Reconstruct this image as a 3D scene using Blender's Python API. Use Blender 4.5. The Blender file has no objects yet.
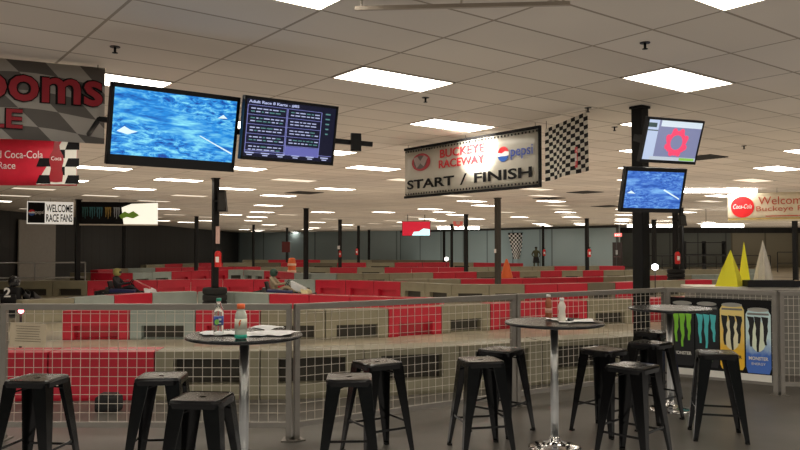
import bpy, bmesh, math, random
from mathutils import Vector, Matrix
random.seed(7)
S = bpy.context.scene
COL = S.collection
PI = math.pi
F, PITCH, EYE = 740.0, 0.0309, 1.70
CEIL = EYE + 1.796
# ------------------------------------------------------------------ camera
cd = bpy.data.cameras.new('camera'); cam = bpy.data.objects.new('camera', cd); COL.objects.link(cam)
cam.location = (0, 0, EYE); cam.rotation_euler = (PI/2 + PITCH, 0, 0)
cd.sensor_width = 36; cd.lens = 36*F/800; cd.clip_end = 300; cd.clip_start = .05
S.camera = cam
def ray(px, py):
    a = (px-400)/F; b = (225-py)/F
    return Vector((a, math.cos(PITCH)-b*math.sin(PITCH), math.sin(PITCH)+b*math.cos(PITCH)))
def at_z(px, py, z):
    r = ray(px, py); return r*((z-EYE)/r.z) + Vector((0, 0, EYE))
def at_Y(px, py, Y):
    r = ray(px, py); return r*(Y/r.y) + Vector((0, 0, EYE))
def pix(v):
    z = v[2]-EYE; d = v[1]*math.cos(PITCH)+z*math.sin(PITCH); w = -v[1]*math.sin(PITCH)+z*math.cos(PITCH)
    if d < .1: return (9999, 9999)
    return (400+F*v[0]/d, 225-F*w/d)
# ------------------------------------------------------------------ materials
MATS = {}
def mat(name, col, rough=.5, metal=0., emit=None, es=0., var=.12, scale=8., bump=0., trans=0., coat=0., spec=.5, ior=1.45):
    if name in MATS: return MATS[name]
    m = bpy.data.materials.new(name); m.use_nodes = True; nt = m.node_tree; N = nt.nodes; L = nt.links
    b = N['Principled BSDF']
    b.inputs['Roughness'].default_value = rough; b.inputs['Metallic'].default_value = metal
    b.inputs['Transmission Weight'].default_value = trans; b.inputs['Coat Weight'].default_value = coat
    b.inputs['Specular IOR Level'].default_value = spec; b.inputs['IOR'].default_value = ior
    tc = N.new('ShaderNodeTexCoord'); no = N.new('ShaderNodeTexNoise'); no.inputs['Scale'].default_value = scale
    no.inputs['Detail'].default_value = 4
    L.new(tc.outputs['Object'], no.inputs['Vector'])
    mx = N.new('ShaderNodeMix'); mx.data_type = 'RGBA'
    c = Vector(col[:3])
    mx.inputs[6].default_value = (*(c*(1-var)), 1); mx.inputs[7].default_value = (*[min(1, k) for k in c*(1+var)], 1)
    L.new(no.outputs['Fac'], mx.inputs[0]); L.new(mx.outputs[2], b.inputs['Base Color'])
    if bump:
        bp = N.new('ShaderNodeBump'); bp.inputs['Strength'].default_value = bump; bp.inputs['Distance'].default_value = .01
        L.new(no.outputs['Fac'], bp.inputs['Height']); L.new(bp.outputs['Normal'], b.inputs['Normal'])
    if emit:
        b.inputs['Emission Color'].default_value = (*emit, 1); b.inputs['Emission Strength'].default_value = es
    MATS[name] = m; return m
def nodes_of(m): return m.node_tree.nodes, m.node_tree.links, m.node_tree.nodes['Principled BSDF']
M_black = mat('black_gloss_metal', (.003, .003, .0033), .20, 0, spec=.35)
M_blackm = mat('black_matte_plastic', (.007, .007, .008), .5, spec=.35)
M_column = mat('black_painted_steel', (.006, .006, .0065), .5, spec=.3)
M_chrome = mat('chrome', (.60, .60, .60), .14, 1.)
M_steel = mat('brushed_steel', (.50, .50, .49), .34, 1.)
M_fence = mat('brushed_fence_metal', (.24, .22, .195), .42, .35)
M_wire = mat('fence_wire_metal', (.55, .50, .43), .45, .3)
M_red = mat('red_barrier_plastic', (.43, .010, .028), .38, var=.18, scale=3)
M_beige = mat('beige_barrier_plastic', (.22, .20, .135), .45, var=.2, scale=3)
M_grey = mat('grey_barrier_plastic', (.26, .30, .275), .45, var=.2, scale=3)
M_dark = mat('dark_olive_barrier_plastic', (.12, .105, .07), .5, var=.2, scale=3)
M_white = mat('white_paper', (.82, .81, .80), .6, var=.03)
M_vinyl = mat('banner_white_vinyl', (.72, .70, .64), .5, var=.05)
M_vink = mat('banner_black_ink', (.010, .010, .011), .75, spec=.15)
M_redink = mat('banner_red_ink', (.55, .02, .03), .5)
M_dred = mat('banner_dark_red_ink', (.36, .012, .025), .5)
M_rubber = mat('tyre_rubber', (.008, .008, .008), .75)
M_orange = mat('orange_plastic', (.70, .13, .03), .5)
M_yellow = mat('yellow_plastic', (.90, .83, .03), .5, var=.04)
M_skin = mat('skin', (.42, .25, .17), .6)
M_ext = mat('extinguisher_red', (.62, .015, .015), .35)
M_blueink = mat('blue_ink', (.02, .06, .35), .5)
M_frame = mat('light_trim_metal', (.55, .50, .42), .5)
M_light = mat('fluorescent_diffuser', (.9, .9, .88), .5, emit=(1, .93, .80), es=9.5)
# ------------------------------------------------------------------ mesh builder
class MB:
    def __init__(s): s.bm = bmesh.new()
    def box(s, c, d, rz=0., rx=0., ry=0., mi=0, m=None):
        M = Matrix.Translation(c) @ Matrix.Rotation(rz, 4, 'Z') @ Matrix.Rotation(ry, 4, 'Y') @ Matrix.Rotation(rx, 4, 'X')
        if m is not None: M = m @ M
        v = [s.bm.verts.new(M @ Vector((x*d[0]/2, y*d[1]/2, z*d[2]/2))) for x in (-1, 1) for y in (-1, 1) for z in (-1, 1)]
        for f in ((0, 1, 3, 2), (4, 6, 7, 5), (0, 4, 5, 1), (2, 3, 7, 6), (0, 2, 6, 4), (1, 5, 7, 3)):
            s.bm.faces.new([v[i] for i in f]).material_index = mi
        return s
    def cyl(s, a, b, r, r2=None, n=12, mi=0, cap=True):
        a = Vector(a); b = Vector(b); r2 = r if r2 is None else r2
        q = (b-a).to_track_quat('Z', 'Y')
        A = [s.bm.verts.new(a + q @ Vector((r*math.cos(2*PI*i/n), r*math.sin(2*PI*i/n), 0))) for i in range(n)]
        B = [s.bm.verts.new(b + q @ Vector((r2*math.cos(2*PI*i/n), r2*math.sin(2*PI*i/n), 0))) for i in range(n)]
        for i in range(n):
            f = s.bm.faces.new([A[i], A[(i+1) % n], B[(i+1) % n], B[i]]); f.smooth = n > 6; f.material_index = mi
        if cap:
            s.bm.faces.new(A[::-1]).material_index = mi; s.bm.faces.new(B).material_index = mi
        return s
    def lathe(s, prof, c=(0, 0, 0), n=24, axis='Z', mi=0, smooth=True):
        c = Vector(c); rings = []
        for r, z in prof:
            ring = []
            for i in range(n):
                a = 2*PI*i/n; p = Vector((r*math.cos(a), r*math.sin(a), z))
                if axis == 'Y': p = Vector((p.x, p.z, p.y))
                if axis == 'X': p = Vector((p.z, p.x, p.y))
                ring.append(s.bm.verts.new(c+p))
            rings.append(ring)
        for A, B in zip(rings, rings[1:]):
            for i in range(n):
                f = s.bm.faces.new([A[i], A[(i+1) % n], B[(i+1) % n], B[i]]); f.smooth = smooth; f.material_index = mi
        s.bm.faces.new(rings[0][::-1]).material_index = mi; s.bm.faces.new(rings[-1]).material_index = mi
        return s
    def loft(s, rings, mi=0, smooth=False):
        R = [[s.bm.verts.new(p) for p in r] for r in rings]
        n = len(R[0])
        for A, B in zip(R, R[1:]):
            for i in range(n):
                f = s.bm.faces.new([A[i], A[(i+1) % n], B[(i+1) % n], B[i]]); f.smooth = smooth; f.material_index = mi
        s.bm.faces.new(R[0][::-1]).material_index = mi; s.bm.faces.new(R[-1]).material_index = mi
        return s
    def poly(s, pts, t=.002, y=0., mi=0):
        """polygon in local x,z plane (front at y, thickness t behind)"""
        A = [s.bm.verts.new((p[0], y, p[1])) for p in pts]; B = [s.bm.verts.new((p[0], y+t, p[1])) for p in pts]
        n = len(pts)
        s.bm.faces.new(A).material_index = mi; s.bm.faces.new(B[::-1]).material_index = mi
        for i in range(n): s.bm.faces.new([A[i], B[i], B[(i+1) % n], A[(i+1) % n]]).material_index = mi
        return s
    def build(s, name, m, parent=None, loc=None, rz=None, bevel=0.):
        bmesh.ops.recalc_face_normals(s.bm, faces=s.bm.faces)
        me = bpy.data.meshes.new(name); s.bm.to_mesh(me); s.bm.free()
        for k in (m if isinstance(m, (list, tuple)) else [m]): me.materials.append(k)
        o = bpy.data.objects.new(name, me); COL.objects.link(o)
        if parent: o.parent = parent
        if loc is not None: o.location = loc
        if rz is not None: o.rotation_euler = (0, 0, rz)
        if bevel:
            b = o.modifiers.new('bevel', 'BEVEL'); b.width = bevel; b.segments = 2; b.limit_method = 'ANGLE'
        return o
def tag(o, label=None, cat=None, group=None, kind=None):
    if label: o['label'] = label
    if cat: o['category'] = cat
    if group: o['group'] = group
    if kind: o['kind'] = kind
    return o
def empty(name, loc, rz=0, label=None, cat=None, group=None):
    o = bpy.data.objects.new(name, None); COL.objects.link(o); o.location = loc; o.rotation_euler = (0, 0, rz)
    o.empty_display_size = .1
    return tag(o, label, cat, group)
def copy_tree(o, parent=None):
    c = o.copy(); COL.objects.link(c)
    if parent: c.parent = parent
    for ch in [x for x in CH.get(o.name, [])]: 
        k = copy_tree(ch, c)
    CH[c.name] = [x for x in COL.objects if x.parent == c]
    return c
CH = {}
def register(o):
    CH[o.name] = [x for x in COL.objects if x.parent == o]
    for k in CH[o.name]: register(k)
def struct(o): o['kind'] = 'structure'; return o
def text(s, box, m, parent, name='lettering', y=-.004, bold=0., shear=0., stretch=True, t=.0015):
    """lettering in the parent's x,z plane filling box=(x0,z0,x1,z1)"""
    cu = bpy.data.curves.new(name, 'FONT'); cu.body = s; cu.offset = bold; cu.extrude = t; cu.shear = shear; cu.resolution_u = 3
    cu.align_x = 'LEFT'
    o = bpy.data.objects.new(name, cu); COL.objects.link(o)
    bpy.context.view_layer.update()
    me = bpy.data.meshes.new_from_object(o.evaluated_get(bpy.context.evaluated_depsgraph_get()))
    bpy.data.objects.remove(o); bpy.data.curves.remove(cu)
    xs = [v.co.x for v in me.vertices]; ys = [v.co.y for v in me.vertices]
    x0, x1, y0, y1 = min(xs), max(xs), min(ys), max(ys)
    sx = (box[2]-box[0])/(x1-x0); sy = (box[3]-box[1])/(y1-y0)
    for v in me.vertices:
        v.co = Vector((box[0]+(v.co.x-x0)*sx, y - v.co.z, box[1]+(v.co.y-y0)*sy))
    me.materials.clear(); me.materials.append(m)
    o = bpy.data.objects.new(name, me); COL.objects.link(o); o.parent = parent
    return o
def disc(mb, cx, cz, r, y=0., t=.002, n=28, rz=None, mi=0):
    return mb.poly([(cx+r*math.cos(2*PI*i/n), cz+(rz or r)*math.sin(2*PI*i/n)) for i in range(n)], t, y, mi)
ORD = ['', 'first', 'second', 'third', 'fourth', 'fifth', 'sixth', 'seventh', 'eighth', 'ninth', 'tenth', 'eleventh', 'twelfth',
       'thirteenth', 'fourteenth', 'fifteenth', 'sixteenth', 'seventeenth', 'eighteenth', 'nineteenth', 'twentieth']
def ordn(n):
    if n <= 20: return ORD[n]
    t = {2: 'twenty', 3: 'thirty', 4: 'forty'}[n//10]
    return t+'-'+ORD[n % 10] if n % 10 else {20: 'twentieth', 30: 'thirtieth', 40: 'fortieth'}[n]
# ------------------------------------------------------------------ setting: floor, ceiling, walls
YAW = .6489
U = Vector((math.cos(YAW), math.sin(YAW), 0)); W = Vector((math.sin(YAW), -math.cos(YAW), 0))
ORG = Vector((-.7325, 7.7348, CEIL))
def math_node(N, op, v=None):
    n = N.new('ShaderNodeMath'); n.operation = op
    if v is not None: n.inputs[1].default_value = v
    return n
# fence line (seating in front, track behind)
FP = [Vector((-6.2, 6.75, 0)), Vector((-3.56, 6.62, 0)), Vector((-.95, 6.6, 0)), Vector((1.24, 7.99, 0)), Vector((3.33, 9.31, 0)),
      Vector((4.37, 8.58, 0)), Vector((6.95, 8.35, 0))]
def slab(name, pts, z0, z1, m):
    b = bmesh.new(); A = [b.verts.new((p[0], p[1], z0)) for p in pts]; B = [b.verts.new((p[0], p[1], z1)) for p in pts]
    b.faces.new(A[::-1]); b.faces.new(B); n = len(pts)
    for i in range(n): b.faces.new([A[i], A[(i+1) % n], B[(i+1) % n], B[i]])
    x = MB(); x.bm.free(); x.bm = b
    return struct(x.build(name, m))
def floor_mat(name, c1, c2, r1, r2, sc, spec=.5):
    m = mat(name, c1, r1, spec=spec); N, L, b = nodes_of(m)
    tc = N.new('ShaderNodeTexCoord'); n1 = N.new('ShaderNodeTexNoise'); n1.inputs['Scale'].default_value = sc; n1.inputs['Detail'].default_value = 6
    L.new(tc.outputs['Object'], n1.inputs['Vector'])
    cr = N.new('ShaderNodeValToRGB'); cr.color_ramp.elements[0].position = .35; cr.color_ramp.elements[1].position = .68
    cr.color_ramp.elements[0].color = (*c1, 1); cr.color_ramp.elements[1].color = (*c2, 1)
    L.new(n1.outputs['Fac'], cr.inputs[0]); L.new(cr.outputs[0], b.inputs['Base Color'])
    mr = N.new('ShaderNodeMapRange'); mr.inputs[3].default_value = r1; mr.inputs[4].default_value = r2
    L.new(n1.outputs['Fac'], mr.inputs[0]); L.new(mr.outputs[0], b.inputs['Roughness'])
    return m
M_floor = floor_mat('seating_floor_sealed_concrete', (.085, .077, .068), (.115, .103, .09), .5, .32, .9)
M_track = floor_mat('track_floor_worn_concrete', (.20, .175, .13), (.46, .40, .29), .42, .22, .55)
EDGE = [(-19.2, 8.4), (-5, 8.35), (-1.2, 8.4), (.1, 8.7), (1.5, 9.3), (3.0, 10.0), (4.2, 10.7), (40.2, 11.2)]
slab('floor', [(-19.2, -6.2)] + EDGE + [(40.2, -6.2)], -.1, 0, M_floor)
slab('floor', [(-19.2, 87.6), (0, 79), (17.6, 58.6), (19.2, 66.4), (40.2, 66.4)] + EDGE[::-1], -.1, 0, M_track)
# ceiling with 2 x 4 foot tiles
mc = mat('ceiling_tiles', (.70, .62, .50), .85, spec=.15); N, L, b = nodes_of(mc)
tc = N.new('ShaderNodeTexCoord'); sp = N.new('ShaderNodeSeparateXYZ'); L.new(tc.outputs['Object'], sp.inputs[0])
def line_fac(sock, per, w):
    d = math_node(N, 'DIVIDE', per); L.new(sock, d.inputs[0])
    f = math_node(N, 'FRACT'); L.new(d.outputs[0], f.inputs[0])
    a = math_node(N, 'SUBTRACT', .5); L.new(f.outputs[0], a.inputs[0])
    ab = math_node(N, 'ABSOLUTE'); L.new(a.outputs[0], ab.inputs[0])
    g = math_node(N, 'GREATER_THAN', .5 - w/per/2); L.new(ab.outputs[0], g.inputs[0])
    fl = math_node(N, 'FLOOR'); L.new(d.outputs[0], fl.inputs[0])
    return g.outputs[0], fl.outputs[0]
gx, ix = line_fac(sp.outputs[0], 1.2192, .026); gy, iy = line_fac(sp.outputs[1], .6096, .026)
mxn = math_node(N, 'MAXIMUM'); L.new(gx, mxn.inputs[0]); L.new(gy, mxn.inputs[1])
cb = N.new('ShaderNodeCombineXYZ'); L.new(ix, cb.inputs[0]); L.new(iy, cb.inputs[1])
wn = N.new('ShaderNodeTexWhiteNoise'); wn.noise_dimensions = '2D'; L.new(cb.outputs[0], wn.inputs[0])
t1 = N.new('ShaderNodeMix'); t1.data_type = 'RGBA'; t1.inputs[6].default_value = (.67, .60, .52, 1); t1.inputs[7].default_value = (.75, .68, .60, 1)
L.new(wn.outputs[0], t1.inputs[0])
ns = N.new('ShaderNodeTexNoise'); ns.inputs['Scale'].default_value = .35; L.new(tc.outputs['Object'], ns.inputs['Vector'])
t2 = N.new('ShaderNodeMix'); t2.data_type = 'RGBA'; t2.blend_type = 'MULTIPLY'; t2.inputs[0].default_value = 1
cr = N.new('ShaderNodeValToRGB'); cr.color_ramp.elements[0].color = (.86, .86, .88, 1); cr.color_ramp.elements[1].color = (1, 1, 1, 1); cr.color_ramp.elements[0].position = .35; cr.color_ramp.elements[1].position = .65
L.new(ns.outputs['Fac'], cr.inputs[0]); L.new(t1.outputs[2], t2.inputs[6]); L.new(cr.outputs[0], t2.inputs[7])
t3 = N.new('ShaderNodeMix'); t3.data_type = 'RGBA'; t3.inputs[7].default_value = (.34, .29, .235, 1)
L.new(mxn.outputs[0], t3.inputs[0]); L.new(t2.outputs[2], t3.inputs[6]); L.new(t3.outputs[2], b.inputs['Base Color'])
def loc2(x, y):  # world -> ceiling-local
    d = Vector((x, y, 0))-Vector((ORG.x, ORG.y, 0)); return (d.dot(U), -d.dot(W))
pts = [loc2(*p) for p in [(-19.2, -6.2), (40.2, -6.2), (40.2, 66.4), (19.2, 66.4), (17.6, 58.6), (0, 79), (-19.2, 87.6)]]
c = slab('ceiling', pts, 0, .12, mc); c.location = ORG; c.rotation_euler = (0, 0, YAW)
def wall(name, a, b, z0, z1, m, th=.2, side=1):
    a = Vector(a).to_3d(); b = Vector(b).to_3d(); d = b-a; Ln = d.length; rz = math.atan2(d.y, d.x)
    o = MB().box((Ln/2, side*th/2, (z0+z1)/2), (Ln, th, z1-z0)).build(name, m, None, a, rz)
    return struct(o)
def wall_mat(name, c1, c2, per=1.2, rough=.7):
    m = mat(name, c1, rough); N, L, b = nodes_of(m)
    tc = N.new('ShaderNodeTexCoord'); sp = N.new('ShaderNodeSeparateXYZ'); L.new(tc.outputs['Object'], sp.inputs[0])
    d = math_node(N, 'DIVIDE', per); L.new(sp.outputs[0], d.inputs[0]); f = math_node(N, 'FRACT'); L.new(d.outputs[0], f.inputs[0])
    g = math_node(N, 'LESS_THAN', .05); L.new(f.outputs[0], g.inputs[0])
    n = N.new('ShaderNodeTexNoise'); n.inputs['Scale'].default_value = .25; L.new(tc.outputs['Object'], n.inputs['Vector'])
    a = N.new('ShaderNodeMix'); a.data_type = 'RGBA'; a.inputs[6].default_value = (*c1, 1); a.inputs[7].default_value = (*c2, 1); L.new(n.outputs['Fac'], a.inputs[0])
    e = N.new('ShaderNodeMix'); e.data_type = 'RGBA'; e.inputs[7].default_value = (*(Vector(c1)*.6), 1)
    L.new(g.outputs[0], e.inputs[0]); L.new(a.outputs[2], e.inputs[6]); L.new(e.outputs[2], b.inputs['Base Color'])
    return m
MW_dark = wall_mat('dark_curtain_wall', (.022, .022, .022), (.035, .034, .034))
MW_blue = wall_mat('blue_grey_wall', (.27, .36, .40), (.40, .53, .57), 3.1)
MW_pale = wall_mat('pale_grey_wall', (.30, .38, .40), (.40, .50, .53), 3.4)
MW_tan = wall_mat('tan_wall', (.30, .28, .21), (.38, .35, .27), 3)
MW_grey = wall_mat('dim_grey_wall', (.15, .17, .16), (.20, .22, .21), 2.5)
wall('wall_left', (-19, -6), (-19, 87), 0, CEIL, MW_dark)
wall('wall_back', (-19, 87), (-9.6, 83), 0, CEIL, MW_pale)
wall('wall_back', (-9.6, 83), (0, 78.3), 0, CEIL, MW_pale)
wall('wall_back', (0, 78.3), (12.9, 63.2), 0, CEIL, MW_blue)
wall('wall_back', (12.9, 63.2), (17.2, 58.2), 0, CEIL, MW_pale)
wall('wall_right', (17.2, 58.2), (19, 66), 0, CEIL, MW_grey)
wall('wall_right', (19, 66), (29.5, 66), 0, CEIL, MW_grey)
wall('wall_right', (29.5, 66), (40, 66), 0, CEIL, MW_tan)
wall('wall_right', (40, 66), (40, -6), 0, CEIL, MW_tan)
wall('wall_front', (40, -6), (-19, -6), 0, CEIL, MW_pale)
wall('trim', (19, 65.9), (40, 65.9), 3.02, CEIL-.01, MW_dark, .08, -1).name = 'trim_1'
wall('trim', (0.1, 78.05), (17.1, 58.15), 3.3, CEIL-.01, MW_dark, .06, -1).name = 'trim_2'
wall('trim', (-18.9, 36.6), (-18.9, 40.5), 0, 3.1, mat('light_pool_grey', (.32, .30, .27), .6), .06, -1).name = 'light_pool_panel'  # lighter panel: a pool of light on the left wall put into colour
# exit door in the far wall
def on_wall(px, a, b):
    a = Vector(a); b = Vector(b); t = (px-400)/F
    d = b-a; s = (t*a.y-a.x)/(d.x-t*d.y); return a+d*s
dA = on_wall(613, (12.9, 63.2), (17.2, 58.2)); dB = on_wall(622.5, (12.9, 63.2), (17.2, 58.2))
dd = (dB-dA); Ln = dd.length; rz = math.atan2(dd.y, dd.x)
door = struct(MB().box((Ln/2, -.06, 1.07), (Ln, .06, 2.14)).build('door_1', mat('dark_door', (.05, .035, .035), .5), None, (dA.x, dA.y, 0), rz))
MB().box((Ln*.45, -.1, 1.35), (.16, .02, .35)).build('door_window', mat('door_glass', (.6, .62, .62), .2), door)
MB().box((Ln*.5, -.11, 1.0), (Ln*.7, .05, .06)).build('door_handle', M_chrome, door)
ex = empty('exit_sign', (dA.x+dd.x/2, dA.y+dd.y/2-.1, 2.62), rz, 'small glowing red exit sign above the dark far door', 'sign')
MB().box((0, 0, .1), (.62, .08, .26)).build('sign_box', mat('exit_red_face', (.5, .06, .05), .4, emit=(1, .18, .15), es=1.6), ex)
text('EXIT', (-.24, .03, .24, .17), mat('exit_letters', (.9, .9, .9), .4, emit=(1, .8, .75), es=2), ex, y=-.045)

# ------------------------------------------------------------------ ceiling lights
proto = empty('ceiling_light', (0, 0, CEIL), YAW)
Lx, Ly = 1.2192, .6096
f = MB()
for sx in (-1, 1): f.box((sx*(Lx/2-.012), 0, -.005), (.024, Ly, .010))
for sy in (-1, 1): f.box((0, sy*(Ly/2-.012), -.005), (Lx, .024, .010))
f.build('light_frame', M_frame, proto)
MB().box((0, 0, -.004), (Lx-.05, Ly-.05, .006)).build('diffuser', M_light, proto)
register(proto)
skip = set()
cells = []
for m_ in range(-30, 40):
    for n_ in range(-30, 40):
        i, j = 2*(m_-n_), 3*(m_+n_)
        P = ORG + U*((i+.5)*1.2192) + W*((j+.5)*.6096)
        if not (-18 < P.x < 39 and -5 < P.y < 85): continue
        if P.y > 57 + max(0, (17-P.x)) * 1.1 and P.x > -2: continue
        if P.x > 17 and P.y > 64: continue
        px, py = pix(P); D = P.y
        vis = P.y > 1 and -25 < px < 825 and py > -12
        near = (P.x**2+P.y**2) < 11**2
        if not (vis or near): continue
        cells.append((P, px, py, vis, j, i))
R = random.Random(11); used = []
for P, px, py, vis, j, i in cells:
    if vis and P.y > 24 and R.random() < (.34 if P.y < 40 else .55): continue
    used.append((P, px, py, vis, j, i))
rows = {}
for q in used:
    if q[3]: rows.setdefault(q[4], []).append(q)
order = sorted(rows, reverse=True)
lab = {}
for r, j in enumerate(order):
    for k, q in enumerate(sorted(rows[j], key=lambda q: q[1])):
        lab[(q[4], q[5])] = 'ceiling light panel, %s from the left in the %s diagonal row from top right' % (ordn(k+1), ordn(r+1))
special = {(3, 2): 'bright ceiling light panel just above the black column with two screens', (0, 0): 'bright ceiling light panel between the scoreboard screen and the ceiling rail',
           (6, 0): 'bright ceiling light panel cut by the top edge of the picture, right side', (3, -2): 'bright ceiling light panel cut by the top edge of the picture, left of centre',
           (-3, 2): 'bright ceiling light panel directly above the start finish banner', (-3, -2): 'ceiling light panel half hidden behind the large blue screen',
           (-6, 4): 'ceiling light panel glowing behind the start finish banner'}
first = True; DIM = BRIGHT = None; M_dim = mat('dim_diffuser', (.8, .75, .65), .5, emit=(1, .86, .68), es=.75)  # dimmer copy for far panels: grazing-view falloff put into the emission
for P, px, py, vis, j, i in used:
    o = proto if first else copy_tree(proto); first = False
    o.location = (P.x, P.y, CEIL)
    if BRIGHT is None:
        BRIGHT = [ch for ch in CH[o.name] if ch.name.startswith('diffuser')][0].data; DIM = BRIGHT.copy(); DIM.materials.clear(); DIM.materials.append(M_dim)
    for ch in CH[o.name]:
        if ch.name.startswith('diffuser'): ch.data = DIM if (P.y > 19 and R.random() < .55) else BRIGHT
    tag(o, special.get((j, i), lab.get((j, i), 'white ceiling light panel out of the picture above the seating')), 'ceiling light', 'flush ceiling light panels')
# strip lights near the far wall and the right
def strip(px0, px1, py, Y, w, label, h=.1, z=None, es=14, Y1=None):
    a = at_Y(px0, py, Y); b = at_Y(px1, py if Y1 is None else py, Y1 or Y)
    if z: a.z = z; b.z = z
    d = b-a; rz = math.atan2(d.y, d.x)
    e = empty('strip_light', (a.x, a.y, a.z), rz, label, 'strip light')
    MB().box((d.length/2, 0, h/2+.02), (d.length, w*.9, .05)).build('housing', M_frame, e)
    MB().box((d.length/2, 0, -.02), (d.length*.98, w, h)).build('tube', mat('strip_tube', (.9, .9, .9), .5, emit=(1, .97, .9), es=es), e)
    for t in (.1, .9): MB().cyl((d.length*t, 0, h/2), (d.length*t, 0, CEIL-a.z), .012, n=6).build('hanging_rod', M_column, e)
    return e
strip(438, 452, 227.8, 61, .3, 'left bright strip light near the far wall, beside the red hanging sign', .22)
strip(455, 466, 227.8, 61, .3, 'middle bright strip light near the far wall, beside the thin black column', .22)
strip(468, 479, 227.8, 61, .3, 'right bright strip light near the far wall', .22)
strip(628, 633, 225.5, 50, .3, 'short bright strip light left of the column with two screens', .18)
strip(650, 672, 225.5, 50, .3, 'long bright strip light below the lower column screen', .18)
strip(684, 756, 189, 22.5, .25, 'large glowing strip light right of the lower column screen', .17)
strip(702, 743, 225.3, 34, .25, 'bright strip light under the white and red welcome banner', .14)
# ceiling rail, sprinklers, vents
a = at_z(355, 8.5, CEIL-.07); b_ = at_z(570, 3.5, CEIL-.07)
rl = empty('ceiling_rail', (a.x, a.y, CEIL-.07), math.atan2(b_.y-a.y, b_.x-a.x), 'thin beige rail fixed under the ceiling at the top of the picture', 'rail')
MB().box(((b_-a).length/2, 0, 0), ((b_-a).length, .03, .028)).build('rail', mat('rail_beige', (.36, .30, .24), .5), rl)
for t in (.03, .5, .97): MB().cyl(((b_-a).length*t, 0, .01), ((b_-a).length*t, 0, .07), .008, n=8).build('rail_clip', M_frame, rl)
sp_l = ['sprinkler head above the red lettered banner, upper left', 'sprinkler head right of the ceiling light above the start finish banner', 'sprinkler head left of the ceiling light above the black column',
        'small sprinkler head left of the upper column screen', 'small sprinkler head on the far right ceiling below the light panel', 'small sprinkler head just above the checkered flag']
for k, (px, py) in enumerate([(115, 50), (425.5, 100), (645, 46), (614.5, 129), (744, 147.5), (588, 110)]):
    p = at_z(px, py, CEIL-.03)
    e = empty('sprinkler_head', (p.x, p.y, CEIL), 0, sp_l[k], 'sprinkler', 'ceiling sprinklers')
    MB().lathe([(.045, -.006), (.045, 0)], n=14).build('escutcheon', M_blackm, e)
    MB().cyl((0, 0, -.05), (0, 0, -.005), .012, n=8).lathe([(.006, -.062), (.026, -.058), (.026, -.054), (.006, -.05)], n=10).build('nozzle', M_blackm, e)
for k, (px, py, s_) in enumerate([(704, 157, .62), (304, 192.5, .9), (549, 198, .8), (608, 206, 1.0), (585, 192, .8), (42, 157, .6)]):
    p = at_z(px, py, CEIL)
    e = empty('ceiling_vent', (p.x, p.y, CEIL), YAW, ['dark square ceiling vent right of the upper column screen', 'dark ceiling vent above and left of the tall thin column', 'dark ceiling vent right of the start finish banner',
        'dark ceiling vent left of the black column, farther back', 'faint ceiling vent between the flag and the black column', 'dark ceiling vent behind the red banner at the left'][k], 'vent', 'ceiling vents')
    fm = MB()
    for sx in (-1, 1): fm.box((sx*s_/2, 0, -.008), (.03, s_+.03, .016)).box((0, sx*s_/2, -.008), (s_+.03, .03, .016))
    fm.build('vent_frame', M_blackm, e)
    sl = MB()
    for q in range(8): sl.box((0, (q-3.5)*s_/8, -.012), (s_-.03, .012, .02), rx=.6)
    sl.box((0, 0, -.003), (s_-.02, s_-.02, .004)).build('vent_slats', mat('vent_dark', (.05, .045, .04), .7), e)

# ------------------------------------------------------------------ columns
def column(px, Y, w, label, m=None, base=True):
    X = (px-400)/F*Y*1.0
    e = empty('column', (X, Y, 0), YAW, label, 'column')
    MB().box((0, 0, CEIL/2), (w, w, CEIL-.004)).build('shaft', m or M_column, e, bevel=.012 if Y < 30 else 0)
    MB().box((0, 0, .012), (w*1.8, w*1.8, .024)).build('base_plate', m or M_column, e)
    MB().box((0, 0, CEIL-.018), (w*1.2, w*1.2, .032)).build('collar', m or M_column, e)
    return e
KCOL = column(641, 9.35, .155, 'wide black square column carrying two screens, right of centre')
column(215.3, 19, .15, 'black column under the big blue screen with a speaker and fire extinguisher')
column(78, 27.4, .17, 'black column between the two hanging signs at the left')
column(306, 33.5, .17, 'tallest thin black column right of the scoreboard screen')
column(497.8, 26.5, .17, 'grey column under the start finish banner', mat('grey_painted_steel', (.07, .065, .055), .4, .3))
for px, Y, w, l in [(124, 45, .16, 'thin dark column under the left energy drink banner'), (196.4, 42, .17, 'thin black column left of the scoreboard column with extinguisher'),
        (253.5, 57, .15, 'thin far column third from the left wall corner'), (287, 66, .15, 'thin far column holding a dark red box'), (340, 47, .17, 'thin column with a white dot, right of the tall thin column'),
        (358.5, 60, .17, 'thin far column just left of the wall seam column'), (369, 73.4, .18, 'farthest thin column at the seam of the blue wall'), (444, 69, .18, 'faint far column left of the pair near the strip lights'),
        (451.7, 56, .15, 'thin column under the left strip light'), (466, 39.5, .165, 'black column right of the small round red sign'), (543, 60, .15, 'thin column beside the standing person'),
        (587, 45, .17, 'thin black column with a red extinguisher left of the exit door'), (654, 47, .22, 'dark post just right of the column with two screens'), (675.5, 29.5, .18, 'black column right of the screens carrying a red extinguisher'),
        (681.5, 33, .15, 'black column just right of the extinguisher column'), (795, 33, .18, 'black column at the right edge below the welcome banner')]:
    column(px, Y, w, l)

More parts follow.
